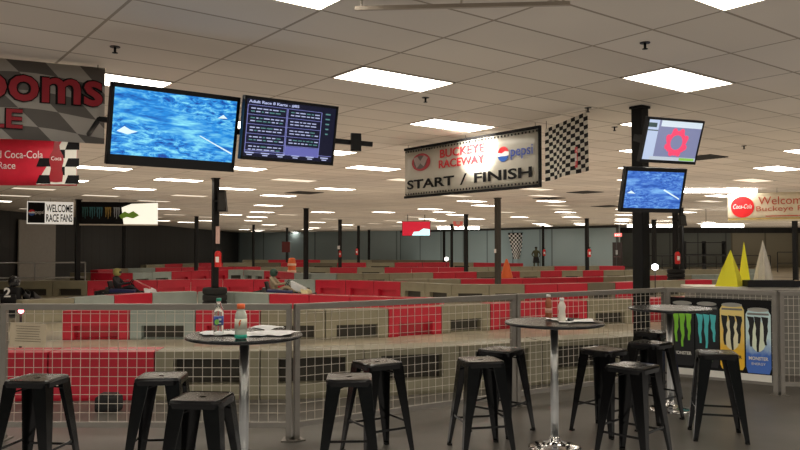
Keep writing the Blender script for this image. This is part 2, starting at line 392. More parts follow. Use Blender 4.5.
def extinguisher(px, py, Y, h, label, sign=None):
    p = at_Y(px, py, Y)
    e = empty('fire_extinguisher', (p.x, p.y, p.z), 0, label, 'fire extinguisher')
    r = h*.17
    MB().lathe([(r*.9, 0), (r, h*.04), (r, h*.68), (r*.75, h*.78), (r*.3, h*.82)], n=16).build('tank', M_ext, e)
    MB().box((0, -r*.98, h*.38), (r*1.0, r*.12, h*.28)).build('paper_label', M_white, e)
    MB().cyl((0, 0, h*.8), (0, 0, h*.9), r*.28).box((r*.3, 0, h*.93), (r*1.3, r*.3, h*.04)).box((r*.3, 0, h*.99), (r*1.3, r*.3, h*.03), ry=-.2).build('valve', M_blackm, e)
    MB().cyl((r*.2, 0, h*.86), (r*1.15, 0, h*.7), r*.12, n=8).cyl((r*1.15, 0, h*.7), (r*1.15, 0, h*.3), r*.14, n=8).build('hose', M_blackm, e)
    MB().box((0, r*1.05, h*.5), (r*.8, r*.3, h*.4)).build('wall_bracket', M_blackm, e)
    return e
extinguisher(218, 267, 18.75, .5, 'red fire extinguisher on the black column under the big blue screen')
extinguisher(677.6, 264, 29.2, .6, 'red fire extinguisher on the black column right of the screens')
extinguisher(589.3, 257, 44.7, .6, 'small red fire extinguisher on the thin column left of the exit door', False)
extinguisher(340, 257, 46.7, .5, 'small fire extinguisher on the thin column with a white dot')
extinguisher(544.2, 256, 59.7, .65, 'dark red fire extinguisher on the thin column beside the person')
extinguisher(356.8, 255, 59.7, .65, 'far fire extinguisher left of the wall seam column')
def plate(name, px, py, Y, w, h, m, label, cat, rz=0, t=.02, dy=0):
    p = at_Y(px, py, Y)
    o = MB().box((0, 0, 0), (w, t, h)).build(name, m, None, (p.x, p.y+dy, p.z), rz)
    return tag(o, label, cat)
plate('wall_sign', 217.8, 235, 18.85, .10, .44, mat('pale_pink_plate', (.62, .42, .38), .5), 'pale pink upright plate above the extinguisher on the column', 'sign')
plate('wall_sign', 338.6, 247.5, 46.75, .16, .22, M_white, 'tiny white plate on the thin column right of the tall thin column', 'sign')
plate('wall_sign', 495.2, 251, 26.3, .07, .14, M_white, 'tiny white plate on the grey column under the start finish banner', 'sign')
plate('hose_box', 286.0, 247, 65.78, .7, .95, mat('dark_red_box', (.12, .02, .02), .5), 'dark red box hung on the far column', 'box', t=.25)
def speaker(px, py, Y, w, h, label, rz=.0):
    p = at_Y(px, py, Y)
    e = empty('loudspeaker', (p.x, p.y, p.z-h/2), rz, label, 'speaker')
    MB().loft([[(-w*.5, -w*.5, 0), (w*.5, -w*.5, 0), (w*.5, w*.4, 0), (-w*.5, w*.4, 0)],
               [(-w*.5, -w*.42, h), (w*.28, -w*.42, h), (w*.28, w*.4, h), (-w*.5, w*.4, h)]]).build('cabinet', M_blackm, e, bevel=.01)
    MB().box((0, -w*.48, h*.48), (w*.7, .02, h*.8), rx=-.06).build('grille', mat('speaker_grille', (.03, .03, .03), .6), e)
    MB().box((-w*.75, 0, h*.5), (w*.6, .05, .05)).build('mount_arm', M_blackm, e)
speaker(222.8, 201, 18.9, .23, .55, 'black loudspeaker fixed to the column under the big blue screen')
speaker(682, 220.3, 29.2, .30, .44, 'small black loudspeaker on the column right of the lower screen')

# ------------------------------------------------------------------ banners
def hanging(name, a, b, z0, z1, label, cat='banner', m=None, hem=None):
    """vertical sheet from a to b (xy), local x along it, z from z0"""
    d = Vector(b)-Vector(a); Ln = d.length; H = z1-z0
    e = empty(name, (a[0], a[1], z0), math.atan2(d.y, d.x), label, cat)
    bm = bmesh.new(); nx, nz = 24, 4
    g = [[bm.verts.new((Ln*i/nx, .012*math.sin(i*.9+k*.4)*(1-k/nz*.8), H*k/nz)) for k in range(nz+1)] for i in range(nx+1)]
    for i in range(nx):
        for k in range(nz): bm.faces.new([g[i][k], g[i+1][k], g[i+1][k+1], g[i][k+1]]).smooth = True
    x = MB(); x.bm.free(); x.bm = bm
    o = x.build('sheet', m or M_vinyl, e); s = o.modifiers.new('thick', 'SOLIDIFY'); s.thickness = .003; s.offset = 0
    for t in (.03, .5, .97):
        MB().cyl((Ln*t, 0, H-.02), (Ln*t, 0, CEIL-z0), .004, n=6).build('hanging_cord', M_blackm, e)
    return e, Ln, H
INK = -.020
# 1 START / FINISH
mv = mat('translucent_banner_vinyl', (.50, .475, .42), .35, var=.06, scale=2, bump=.3)
N, L, b = nodes_of(mv); out = [n for n in N if n.type == 'OUTPUT_MATERIAL'][0]
tr = N.new('ShaderNodeBsdfTranslucent'); tr.inputs[0].default_value = (.75, .7, .6, 1)
ms = N.new('ShaderNodeMixShader'); ms.inputs[0].default_value = .25
L.new(b.outputs[0], ms.inputs[1]); L.new(tr.outputs[0], ms.inputs[2]); L.new(ms.outputs[0], out.inputs[0])
e, Ln, H = hanging('start_finish_banner', (.088, 13.0), (2.0, 10.5), EYE+.865, EYE+1.745, 'white start finish race banner with red and blue logos hanging from the ceiling', m=mv)
for z, nm in ((H-.02, 'top_hem'), (.02, 'bottom_hem')): MB().box((Ln/2, 0, z), (Ln, .045, .04)).build(nm, M_vink, e)
MB().box((Ln-.01, 0, H/2), (.03, .04, H)).build('side_hem', M_vink, e)
dots = MB()
for q in range(44):
    for z in (.07, H-.07): dots.box((.05+q*(Ln-.1)/43, INK+.004, z), (.028, .002, .03))
dots.build('checker_border', M_vink, e)
text('START', (.085, .15, 1.32, .31), M_vink, e, bold=.026, y=INK)
text('/', (1.46, .14, 1.62, .32), M_vink, e, bold=.0, y=INK)
text('FINISH', (1.79, .15, 3.00, .31), M_vink, e, bold=.026, y=INK)
text('BUCKEYE', (.97, .62, 2.02, .76), M_redink, e, bold=.02, y=INK)
text('RACEWAY', (.94, .45, 2.02, .585), M_redink, e, bold=.02, y=INK)
em = MB(); disc(em, .47, .60, .25, INK, .002, rz=.15); em.build('round_emblem', M_dred, e)
em = MB(); disc(em, .45, .60, .17, INK-.003, .002, rz=.115); em.build('emblem_center', mat('dark_grey_ink', (.09, .07, .07), .5), e)
em = MB(); em.poly([(.27, .68), (.38, .70), (.46, .62), (.56, .71), (.66, .66), (.55, .52), (.46, .58), (.36, .50)], .002, INK-.006); em.build('emblem_wing', mat('pale_ink', (.34, .27, .26), .5), e)
# round tricolour drink logo
def tricolour(e, cx, cz, r, y):
    n = 24
    mb = MB(); disc(mb, cx, cz, r, y, .002); mb.build('logo_disc', M_white, e)
    up = [(cx+r*math.cos(t), cz+r*math.sin(t)) for t in [PI*.08+PI*.84*i/n for i in range(n+1)]] + [(cx-r*.3, cz+r*.12), (cx+r*.3, cz+r*.38)]
    MB().poly(up, .002, y-.003).build('logo_red_wave', mat('logo_red', (.65, .02, .03), .4), e)
    dn = [(cx+r*math.cos(t), cz+r*math.sin(t)) for t in [-PI*.08-PI*.84*i/n for i in range(n+1)]] + [(cx-r*.35, cz-r*.25), (cx+r*.25, cz-r*.3)]
    MB().poly(dn, .002, y-.003).build('logo_blue_wave', mat('logo_blue', (.02, .10, .42), .4), e)
tricolour(e, 2.43, .54, .115, INK)
text('pepsi', (2.58, .44, 3.02, .63), M_blueink, e, y=INK, bold=.01)
# 2 checkered flag
a = Vector((2.06, 10.45)); b2 = Vector((2.407, 9.45)); d = b2-a; Ln = d.length
e = empty('checkered_flag', (a.x, a.y, EYE), math.atan2(d.y, d.x), 'black and white checkered flag hanging beside the start finish banner', 'flag')
bm = bmesh.new(); nx, nz = 11, 14; g = []
for i in range(nx+1):
    u = i/nx; top = 1.68+.07*u; bot = .94 + .05*u
    g.append([bm.verts.new((Ln*u, .035*math.sin(u*9)*(1-k/nz), bot+(top-bot)*k/nz)) for k in range(nz+1)])
for i in range(nx):
    for k in range(nz):
        f = bm.faces.new([g[i][k], g[i+1][k], g[i+1][k+1], g[i][k+1]]); f.material_index = (i+k) % 2
x = MB(); x.bm.free(); x.bm = bm; o = x.build('cloth', [M_vink, mat('flag_white', (.62, .58, .50), .7)], e)
s = o.modifiers.new('thick', 'SOLIDIFY'); s.thickness = .004
MB().box((Ln*.82, -.05, 1.18), (.055, .006, .27)).build('red_patch', M_redink, e)
text('pepsi', (Ln*.82-.02, 1.08, Ln*.82+.02, 1.28), M_white, e, y=-.056)
for t in (.03, .97): MB().cyl((Ln*t, 0, 1.67), (Ln*t, 0, CEIL-EYE), .004, n=6).build('hanging_cord', M_blackm, e)
# 3 restrooms banner
mch = mat('grey_checker_vinyl', (.4, .37, .34), .55); N, L, b = nodes_of(mch)
tc = N.new('ShaderNodeTexCoord'); mp = N.new('ShaderNodeMapping'); L.new(tc.outputs['Object'], mp.inputs[0])
wv = N.new('ShaderNodeTexWave'); wv.inputs['Scale'].default_value = .35; wv.inputs['Distortion'].default_value = 0
sx = N.new('ShaderNodeSeparateXYZ'); L.new(tc.outputs['Object'], sx.inputs[0])
sn = N.new('ShaderNodeMath'); sn.operation = 'SINE'; m5 = math_node(N, 'MULTIPLY', 3.2); L.new(sx.outputs[0], m5.inputs[0]); L.new(m5.outputs[0], sn.inputs[0])
m6 = math_node(N, 'MULTIPLY', .045); L.new(sn.outputs[0], m6.inputs[0])
ad = N.new('ShaderNodeMath'); L.new(sx.outputs[2], ad.inputs[0]); L.new(m6.outputs[0], ad.inputs[1])
shr = math_node(N, 'MULTIPLY', 1.0); L.new(ad.outputs[0], shr.inputs[0])
xx = N.new('ShaderNodeMath'); L.new(sx.outputs[0], xx.inputs[0]); L.new(shr.outputs[0], xx.inputs[1])
cbn = N.new('ShaderNodeCombineXYZ')
d1 = math_node(N, 'DIVIDE', .34); L.new(xx.outputs[0], d1.inputs[0]); d2 = math_node(N, 'DIVIDE', .17); L.new(ad.outputs[0], d2.inputs[0])
o1 = math_node(N, 'ADD', .5); L.new(d2.outputs[0], o1.inputs[0])
L.new(d1.outputs[0], cbn.inputs[0]); L.new(o1.outputs[0], cbn.inputs[1])
ck = N.new('ShaderNodeTexChecker'); ck.inputs['Scale'].default_value = 1; ck.inputs[1].default_value = (.42, .385, .35, 1); ck.inputs[2].default_value = (.13, .115, .105, 1)
cbn.inputs[2].default_value = .5
L.new(cbn.outputs[0], ck.inputs[0]); L.new(ck.outputs[0], b.inputs['Base Color'])
dirv = (Vector((-2.9, 7.24))-Vector((-3.71, 6.87))).normalized(); aa = Vector((-2.905, 7.24))-dirv*2.2
e, Ln, H = hanging('restrooms_banner', aa, (-2.905, 7.24), EYE+1.02, EYE+1.77, 'grey checkered banner with dark red lettering cut off by the left edge', m=mch)
for bo, yy, mm in ((.05, INK+.004, M_vink), (.02, INK, M_dred)):
    text('Restrooms', (.04-(.012 if bo > .03 else 0), .36-(.01 if bo > .03 else 0), 2.18+(.006 if bo > .03 else 0), .715+(.01 if bo > .03 else 0)), mm, e, bold=bo, y=yy)
    text('LE', (1.19-(.01 if bo > .03 else 0), .10-(.01 if bo > .03 else 0), 1.485, .28+(.008 if bo > .03 else 0)), mm, e, bold=bo, y=yy)
# 4 red drink banner at left
e, Ln, H = hanging('red_race_banner', (-7.6, 11.55), (-5.13, 11.72), EYE+.985, EYE+1.72, 'red banner with white lettering and a cola bottle hanging at the left', m=mat('red_vinyl', (.62, .014, .04), .5))
MB().poly([(Ln-.62, .02), (Ln-.0, .02), (Ln-.0, H-.01), (Ln-.22, H-.01)], .002, INK).build('white_panel', M_vinyl, e)
ckm = MB()
for q in range(3):
    for k in range(5):
        if (q+k) % 2 == 0:
            x0 = Ln-.62+q*.22; z0 = .03+k*.135
            if x0 > Ln-.72+ (z0)*.7-.12: ckm.poly([(x0, z0), (x0+.22, z0), (x0+.22, z0+.135), (x0+.05, z0+.135)], .002, INK-.003)
ckm.build('checker_squares', M_vink, e)
bp = [(.0, .05), (.085, .06), (.095, .16), (.075, .27), (.10, .38), (.095, .47), (.05, .56), (.035, .66), (.04, .70)]
MB().poly([(Ln-.31+x*1.1, z) for x, z in bp] + [(Ln-.31-x*1.1, z) for x, z in bp[::-1][:-1]] , .002, INK-.006).build('bottle_picture', mat('cola_brown_red', (.30, .012, .02), .3), e)
text('Coca', (Ln-.39, .40, Ln-.23, .46), M_white, e, y=INK-.009)
text('ld Coca-Cola', (Ln-1.24, .43, Ln-.52, .55), M_white, e, y=INK)
text('Race', (Ln-1.20, .26, Ln-.94, .37), M_white, e, y=INK)
# 5 lit welcome sign, left
zt = EYE+1.68
e, Ln, H = hanging('welcome_sign', tuple(at_Y(27, 203, 26.5).xy), tuple(at_Y(73.5, 203, 27.2).xy), EYE+.86, zt, 'white welcome race fans sign with a dark logo panel, hanging at the left', m=mat('lit_sign_face', (.75, .72, .66), .5, emit=(1, .93, .82), es=.5))
MB().box((Ln*.2, -.02, H/2), (Ln*.36, .02, H*.9)).build('dark_panel', M_vink, e)
tricolour(e, Ln*.10, H*.5, .11, -.035); text('pepsi', (Ln*.18, H*.4, Ln*.36, H*.6), M_white, e, y=-.035)
text('WELCOME', (Ln*.41, H*.53, Ln*.98, H*.88), M_vink, e, y=-.03, bold=.02); text('RACE FANS', (Ln*.41, H*.1, Ln*.98, H*.45), M_vink, e, y=-.03, bold=.02)
# 6 energy drink banner, left
def claw(mb, cx, z0, w, h, y, seed=0, mi=0):
    R = random.Random(seed)
    for k in range(3):
        x = cx+(k-1)*w*.36; ww = w*.125; hh = h*(.86, 1., .80)[k]; top = z0+h
        L_ = []; R_ = []
        for q in range(7):
            t = q/6; wob = (R.random()-.5)*w*.07; tw = ww*(1-.6*t)*(1.25 if q in (1, 3) else 1)
            L_.append((x-tw+wob, top-hh*t)); R_.append((x+tw+wob, top-hh*t))
        mb.poly([(x-w*.2, top), ] + L_[1:] + R_[::-1][:-1] + [(x+w*.14, top-h*.02)], .002, y, mi)
    return mb
pa = tuple(at_Y(79.8, 203, 27).xy); pb = tuple(at_Y(158, 203, 27.6).xy)
e, Ln, H = hanging('energy_drink_banner', pa, pb, EYE+.83, EYE+1.69, 'long black banner with coloured claw marks and a bright white right end', m=M_vink)
for k, (cx, c) in enumerate([(.07, (.02, .10, .10)), (.16, (.02, .13, .15)), (.25, (.03, .14, .18)), (.36, (.36, .24, .05)), (.47, (.30, .33, .36))]):
    claw(MB(), Ln*cx, H*.28, Ln*.075, H*.5, INK, k).build('claw_mark', mat('claw_ink_%d' % k, c, .5), e)
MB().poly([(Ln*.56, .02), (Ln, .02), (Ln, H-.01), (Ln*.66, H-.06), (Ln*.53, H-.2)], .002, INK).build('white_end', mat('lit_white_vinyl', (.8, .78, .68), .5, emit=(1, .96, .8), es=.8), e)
MB().poly([(Ln*.5, H*.42), (Ln*.57, H*.60), (Ln*.62, H*.52), (Ln*.68, H*.62), (Ln*.76, H*.44), (Ln*.68, H*.3), (Ln*.6, H*.36), (Ln*.53, H*.28)], .002, INK-.003).build('green_splash', mat('green_ink', (.25, .5, .05), .5), e)
MB().box((Ln/2, 0, .02), (Ln, .06, .05)).build('bottom_hem', M_frame, e)
# 7 welcome banner right
e, Ln, H = hanging('welcome_banner', tuple(at_Y(727.5, 200, 22.8).xy), tuple(at_Y(830, 200, 21.4).xy), EYE+.80, EYE+1.66, 'pale banner with red disc logo and red welcome lettering at the right edge', m=mat('cream_vinyl', (.74, .66, .50), .5))
em = MB(); disc(em, .42, H*.52, .325, INK); em.build('logo_disc', mat('cola_red', (.72, .02, .025), .4), e)
text('Coca-Cola', (.16, H*.46, .68, H*.62), M_white, e, y=INK-.004, shear=.3)
mt_ = mat('orange_red_ink', (.55, .10, .05), .5)
text('Welcome', (.86, H*.58, 2.18, H*.86), mt_, e, y=INK); text('Buckeye Raceway', (.80, H*.30, 2.95, H*.53), mt_, e, y=INK)
MB().box((1.6, INK, H*.18), (1.1, .002, .03)).build('small_print', mt_, e)
MB().box((Ln/2, INK, .08), (Ln-.02, .002, .05)).build('bottom_stripe', mat('gold_ink', (.5, .36, .12), .5), e)
# 8 red hanging screen, far
p0 = at_Y(402, 236, 40); p1 = at_Y(430.5, 236, 40)
e = empty('hanging_screen', (p0.x, 40, p0.z), 0, 'small red and cyan lit screen hanging far over the track', 'screen')
w_ = p1.x-p0.x; h_ = .80
MB().box((w_/2, 0, h_/2), (w_, .1, h_)).build('bezel', M_blackm, e)
MB().box((w_/2, -.055, h_/2), (w_-.05, .01, h_-.05)).build('screen', mat('red_screen', (.3, .01, .02), .4, emit=(.55, .01, .03), es=.9), e)
MB().poly([(w_*.35, .03), (w_*.97, .03), (w_*.97, h_*.45), (w_*.75, h_*.5), (w_*.6, h_*.3), (w_*.42, h_*.28)], .004, -.066).build('cyan_picture', mat('cyan_screen', (.3, .6, .6), .4, emit=(.5, .95, 1), es=1.4), e)
for t in (.2, .8): MB().cyl((w_*t, 0, h_), (w_*t, 0, CEIL-p0.z), .02, n=6).build('hanging_rod', M_column, e)
p = at_Y(458, 222.5, 50)
e = empty('round_sign', (p.x, 50, p.z), 0, 'small round red sign hanging above the far strip lights', 'sign')
mb = MB(); disc(mb, 0, 0, .33, 0, .05); mb.build('disc', mat('faded_red', (.5, .10, .08), .5, emit=(1, .2, .15), es=.25), e)
mb = MB(); disc(mb, 0, 0, .15, -.01, .01); mb.build('centre_mark', mat('pale_pink', (.7, .45, .4), .5), e)
MB().cyl((0, .02, .3), (0, .02, CEIL-p.z), .015, n=6).build('hanging_rod', M_column, e)
# 9 checkered banner on the far wall
pw = on_wall(517, (0, 78.3), (12.9, 63.2)); tl = at_Y(508, 233, pw.y-.5); tr_ = at_Y(525, 233, pw.y-.5)
e = empty('checkered_wall_banner', (tl.x, pw.y-.5, 0), 0, 'black and white checkered banner narrowing downward on the blue wall', 'banner')
bm = bmesh.new(); nx, nz = 8, 13; W_ = tr_.x-tl.x; zt = tl.z; zb = at_Y(517, 259, pw.y-.5).z; g = []
for i in range(nx+1):
    u = i/nx
    g.append([bm.verts.new((W_*.55+(W_*(u-.5))*(.35+.65*k/nz)-W_*.05, .05*math.sin(u*8), zb+(zt-zb)*k/nz)) for k in range(nz+1)])
for i in range(nx):
    for k in range(nz): bm.faces.new([g[i][k], g[i+1][k], g[i+1][k+1], g[i][k+1]]).material_index = (i+k) % 2
x = MB(); x.bm.free(); x.bm = bm; o = x.build('cloth', [M_vink, M_white], e); s = o.modifiers.new('thick', 'SOLIDIFY'); s.thickness = .02
MB().cyl((0, 0, zt), (W_, 0, zt), .03, n=8).build('top_rod', M_blackm, e)

# ------------------------------------------------------------------ screens
def track_screen(name, w, h, seed, gain, c0, c1, c2):
    m = mat(name, (.01, .01, .02), .25); N, L, b = nodes_of(m)
    tc = N.new('ShaderNodeTexCoord')
    def noise(sc, det, loc, dist=0, rot=.15):
        mp = N.new('ShaderNodeMapping'); mp.inputs['Scale'].default_value = (sc[0]/w, 1, sc[1]/h); mp.inputs['Rotation'].default_value = (0, rot, 0); mp.inputs['Location'].default_value = (loc, 0, loc*.7)
        L.new(tc.outputs['Object'], mp.inputs[0]); n = N.new('ShaderNodeTexNoise'); n.inputs['Scale'].default_value = 1; n.inputs['Detail'].default_value = det; n.inputs['Roughness'].default_value = .7; n.inputs['Distortion'].default_value = dist
        L.new(mp.outputs[0], n.inputs['Vector']); return n.outputs['Fac']
    big = noise((2.0, 6), 4, seed, .4); fine = noise((9, 16), 8, seed+4, .8)
    sp = N.new('ShaderNodeSeparateXYZ'); L.new(tc.outputs['Object'], sp.inputs[0])
    # smooth road band across the middle, busy detail above and below
    k1 = math_node(N, 'MULTIPLY', .30); L.new(sp.outputs[0], k1.inputs[0]); k2 = N.new('ShaderNodeMath'); L.new(sp.outputs[2], k2.inputs[0]); L.new(k1.outputs[0], k2.inputs[1])
    k3 = math_node(N, 'SUBTRACT', h*.05); L.new(k2.outputs[0], k3.inputs[0]); k4 = math_node(N, 'ABSOLUTE'); L.new(k3.outputs[0], k4.inputs[0])
    band = N.new('ShaderNodeMapRange'); band.inputs[1].default_value = h*.10; band.inputs[2].default_value = h*.28; L.new(k4.outputs[0], band.inputs[0])
    mx = N.new('ShaderNodeMix'); L.new(band.outputs[0], mx.inputs[0]); L.new(big, mx.inputs[2]); L.new(fine, mx.inputs[3])
    cr = N.new('ShaderNodeValToRGB'); E_ = cr.color_ramp.elements
    E_[0].position = .36; E_[0].color = (*c0, 1); E_[1].position = .66; E_[1].color = (*c2, 1)
    k = E_.new(.49); k.color = (*c1, 1)
    L.new(mx.outputs[0], cr.inputs[0]); L.new(cr.outputs[0], b.inputs['Emission Color']); b.inputs['Emission Strength'].default_value = gain
    return m
def tv(name, c, W_, H_, yaw, tilt, label, screen_m, bz=(.03, .03, .035, .065)):
    """bz left,right,top,bottom bezel"""
    e = empty(name, c, 0, label, 'screen'); e.rotation_euler = (tilt, 0, yaw)
    MB().box((0, .028, 0), (W_, .05, H_)).box((0, .065, -.03), (W_*.7, .05, H_*.6)).build('housing', M_blackm, e)
    bzl = MB()
    bzl.box((-W_/2+bz[0]/2, -.002, 0), (bz[0], .012, H_)).box((W_/2-bz[1]/2, -.002, 0), (bz[1], .012, H_))
    bzl.box((0, -.002, H_/2-bz[2]/2), (W_, .012, bz[2])).box((0, -.002, -H_/2+bz[3]/2), (W_, .012, bz[3]))
    bzl.build('bezel', mat('black_gloss_bezel', (.006, .006, .007), .3), e)
    sw, sh = W_-bz[0]-bz[1], H_-bz[2]-bz[3]; cx = (bz[0]-bz[1])/2; cz = (bz[3]-bz[2])/2
    MB().box((0, 0, 0), (sw, .004, sh)).build('screen', screen_m, e, loc=(cx, .001, cz))
    return e, sw, sh, cx, cz
mw = mat('screen_white_streak', (.1, .1, .1), .4, emit=(.75, .95, 1), es=1.0)
mtv1 = track_screen('race_picture', 1.05, .56, 3.3, 1.0, (.010, .06, .34), (.02, .28, .78), (.30, .88, 1.))
e, sw, sh, cx, cz = tv('television', (-1.914, 6.298, EYE+1.014), 1.11, .67, .632, .2146, 'large black television showing a bright blue race track picture', mtv1, (.028, .028, .04, .085))
MB().poly([(.21, .02-.06), (.215, -.035-.0), (.52, -.165), (.52, -.18)], .001, -.003).build('picture_streak', mw, e)
MB().poly([(-.49, -.06), (-.43, -.015), (-.38, -.04), (-.32, -.05), (-.40, -.08)], .001, -.003).build('picture_highlight', mw, e)
MB().poly([(.36, .13), (.41, .165), (.45, .135)], .001, -.003).build('picture_highlight', mw, e)
MB().box((0, .15, .02), (.28, .14, .28)).build('mount_plate', M_blackm, e)
# scoreboard
mbg = mat('scoreboard_background', (.01, .01, .03), .3, emit=(.004, .005, .016), es=1.)
mln = mat('scoreboard_line', (.1, .1, .2), .4, emit=(.22, .24, .62), es=.9)
mtx = mat('scoreboard_text', (.1, .1, .2), .4, emit=(.50, .56, .85), es=.85)
mgr = mat('scoreboard_green_text', (.1, .1, .2), .4, emit=(.10, .35, .30), es=.6)
e, sw, sh, cx, cz = tv('scoreboard_screen', (-.978, 6.60, EYE+1.039), .92, .55, .610, .19, 'black scoreboard screen with rows of purple race results', mbg, (.02, .02, .025, .03))
x0, x1, z0, z1 = -sw/2, sw/2, cz-sh/2, cz+sh/2
text('Adult Race 8 Karts - #85', (x0+.02, z1-.035, x0+.50, z1-.008), mtx, e, y=-.003, bold=.02)
lines = MB(); dash = MB(); gd = MB()
RR = random.Random(5)
for cI, (xa, xb) in enumerate(((x0+.015, x0+.385), (x0+.395, x0+.735))):
    for k in range(6):
        z = z1-.05-k*.082
        lines.box(((xa+xb)/2, -.003, z), (xb-xa, .001, .0035))
        if k < (5 if cI == 0 else 4):
            for rr in range(2):
                xq = xa+.03
                while xq < xb-.05:
                    w = .02+RR.random()*.035; (gd if RR.random() < .35 else dash).box((xq+w/2, -.003, z-.028-rr*.026), (w, .001, .009)); xq += w+.012
    lines.box((xa, -.003, z1-.05-.205), (.005, .001, .41)).box((xb, -.003, z1-.05-.205), (.005, .001, .41))
lines.box((0, -.003, z0+.052), (sw-.02, .001, .004)); lines.build('table_lines', mln, e); dash.build('result_text', mtx, e); gd.build('result_text', mgr, e)
MB().box((x0+.565, -.0035, z1-.05-.37), (.335, .001, .075)).build('empty_cell', mat('scoreboard_blue_cell', (.1, .1, .2), .4, emit=(.10, .11, .40), es=.9), e)
sd = MB()
for k in range(5): sd.box((x0+.80, -.003, z1-.06-k*.045), (.05-.006*k, .001, .012))
sd.build('side_text', mgr, e)
ft = MB()
for k in range(6): ft.box((x0+.06+k*.148, -.003, z0+.033), (.08, .001, .011)).box((x0+.06+k*.148, -.003, z0+.015), (.05, .001, .009))
ft.build('footer_text', mtx, e)
MB().box((0, .15, .0), (.24, .14, .26)).build('mount_plate', M_blackm, e)
# column screens
mtv4 = track_screen('race_picture_small', .74, .42, 8.1, 1.0, (.01, .07, .36), (.05, .17, .62), (.22, .5, .92))
mpl = mat('menu_background', (.05, .05, .06), .4, emit=(.22, .24, .42), es=.9)
e, sw, sh, cx, cz = tv('upper_column_screen', (3.14, 8.50, EYE+1.228), .81, .517, .38, .32, 'upper screen on the black column showing a pink ring on grey', mpl, (.02, .02, .025, .035))
ml = mat('menu_pale', (.05, .05, .06), .4, emit=(.55, .66, .88), es=.9)
x0, x1, z0, z1 = -sw/2, sw/2, cz-sh/2, cz+sh/2
MB().box((x0+.075, -.003, cz), (.15, .001, sh)).build('side_menu', ml, e)
MB().box((x0+.06, -.0045, z1-.06), (.12, .001, .05)).box((x0+.075, -.0045, z1-.12), (.15, .001, .012)).build('menu_bar', mat('menu_dark', (.02, .03, .03), .4, emit=(.04, .07, .07), es=.8), e)
MB().box((.09, -.0035, z1-.035), (sw-.18, .001, .07)).build('title_bar', mat('menu_light', (.1, .1, .1), .4, emit=(.70, .82, .92), es=.9), e)
MB().box((.05, -.0035, z0+.02), (sw-.1, .001, .04)).build('footer_bar', mat('menu_footer', (.1, .1, .1), .4, emit=(.55, .62, .72), es=.9), e)
MB().box((x1-.13, -.0045, z0+.02), (.22, .001, .03)).build('green_bar', mat('menu_green', (.1, .2, .1), .4, emit=(.25, .55, .06), es=.9), e)
rg = MB()
for k in range(40):
    t = 2*PI*k/40; t2 = 2*PI*(k+1)/40
    ro = .145+.012*math.sin(7*t); ro2 = .145+.012*math.sin(7*t2)
    rg.poly([(.06+.085*math.cos(t), -.01+.085*math.sin(t)), (.06+ro*math.cos(t), -.01+ro*math.sin(t)), (.06+ro2*math.cos(t2), -.01+ro2*math.sin(t2)), (.06+.085*math.cos(t2), -.01+.085*math.sin(t2))], .001, -.004)
for k in range(8):
    t = 2*PI*k/8+.39; disc(rg, .06+.138*math.cos(t), -.01+.138*math.sin(t), .036, -.0055, .001, 12)
rg.build('pink_ring', mat('ring_pink', (.2, .02, .04), .4, emit=(.85, .07, .16), es=1.), e)
MB().box((-.12, .25, -.05), (.10, .45, .08)).build('mount_arm', M_blackm, e)
e, sw, sh, cx, cz = tv('lower_column_screen', (2.92, 8.50, EYE+.663), .82, .52, .30, .24, 'lower screen on the black column showing a blue race track picture', mtv4, (.03, .03, .045, .05))
MB().poly([(.13, -.0), (.14, .015), (.36, -.09), (.36, -.105)], .001, -.003).build('picture_streak', mw, e)
MB().poly([(-.35, -.04), (-.3, -.01), (-.24, -.045)], .001, -.003).build('picture_highlight', mw, e)
MB().box((0, .28, -.02), (.10, .5, .08)).build('mount_arm', M_blackm, e)
# support bar behind the televisions
pL = Vector((-2.60, 6.36, EYE+1.11)); pR = Vector((-.27, 7.13, EYE+1.0)); pB = Vector((-3.2, 7.5, EYE+1.11))
d = pR-pL
e = empty('support_bar', pL, math.atan2(d.y, d.x), 'black horizontal bar carrying the two large screens at the left', 'bar')
tl_ang = math.atan2(-d.z, d.xy.length); Lb = d.length
MB().box((Lb/2, 0, -.055), (Lb, .04, .045), ry=tl_ang).build('bar', M_blackm, e)
MB().box((Lb*.93, -.03, -.10), (.10, .03, .17)).build('end_plate', M_blackm, e)
dB = Matrix.Rotation(-math.atan2(d.y, d.x), 3, 'Z') @ (pB-pL)
MB().cyl((0, 0, 0), dB, .022, n=8).cyl(dB, (dB.x, dB.y, CEIL-pL.z), .03, n=10).build('ceiling_arm', M_blackm, e)

# ------------------------------------------------------------------ fence
def fence_panel(a, b, label, name='fence_panel', step=.0815):
    d = (b-a); d.z = 0; Ln = d.length; rz = math.atan2(d.y, d.x); g = .012
    e = empty(name, (a.x, a.y, 0), rz, label, 'fence')
    for x in (g+.024, Ln-g-.024):
        p = MB().box((x, 0, .60), (.048, .048, 1.19)).build('post', M_fence, e, bevel=.004)
        MB().box((x, 0, .006), (.11, .16, .012)).box((x, -.055, .018), (.02, .02, .012)).box((x, .055, .018), (.02, .02, .012)).build('foot_plate', M_fence, p)
    MB().box((Ln/2, 0, 1.175), (Ln-2*g, .055, .055)).build('top_rail', M_fence, e, bevel=.005)
    MB().box((Ln/2, 0, .135), (Ln-2*g-.09, .04, .05)).build('bottom_rail', M_fence, e, bevel=.004)
    w = MB(); n = int((Ln-.1)/step); t = .0042
    for k in range(1, n): w.box((.05+k*(Ln-.1)/n, .0, .655), (t, t, 1.0))
    for k in range(1, 13): w.box((Ln/2, -.004, .16+k*.0795), (Ln-.1, t, t))
    w.build('wire_mesh', M_wire, e)
    return e
fl = ['fence panel at the far left edge beyond the paper notice', 'wire fence panel with a paper notice behind the left round table', 'wire fence panel between the left and middle round tables',
      'wire fence panel behind the middle round table and the black column', 'fence panel with the four can banner', 'fence panel at the far right edge']
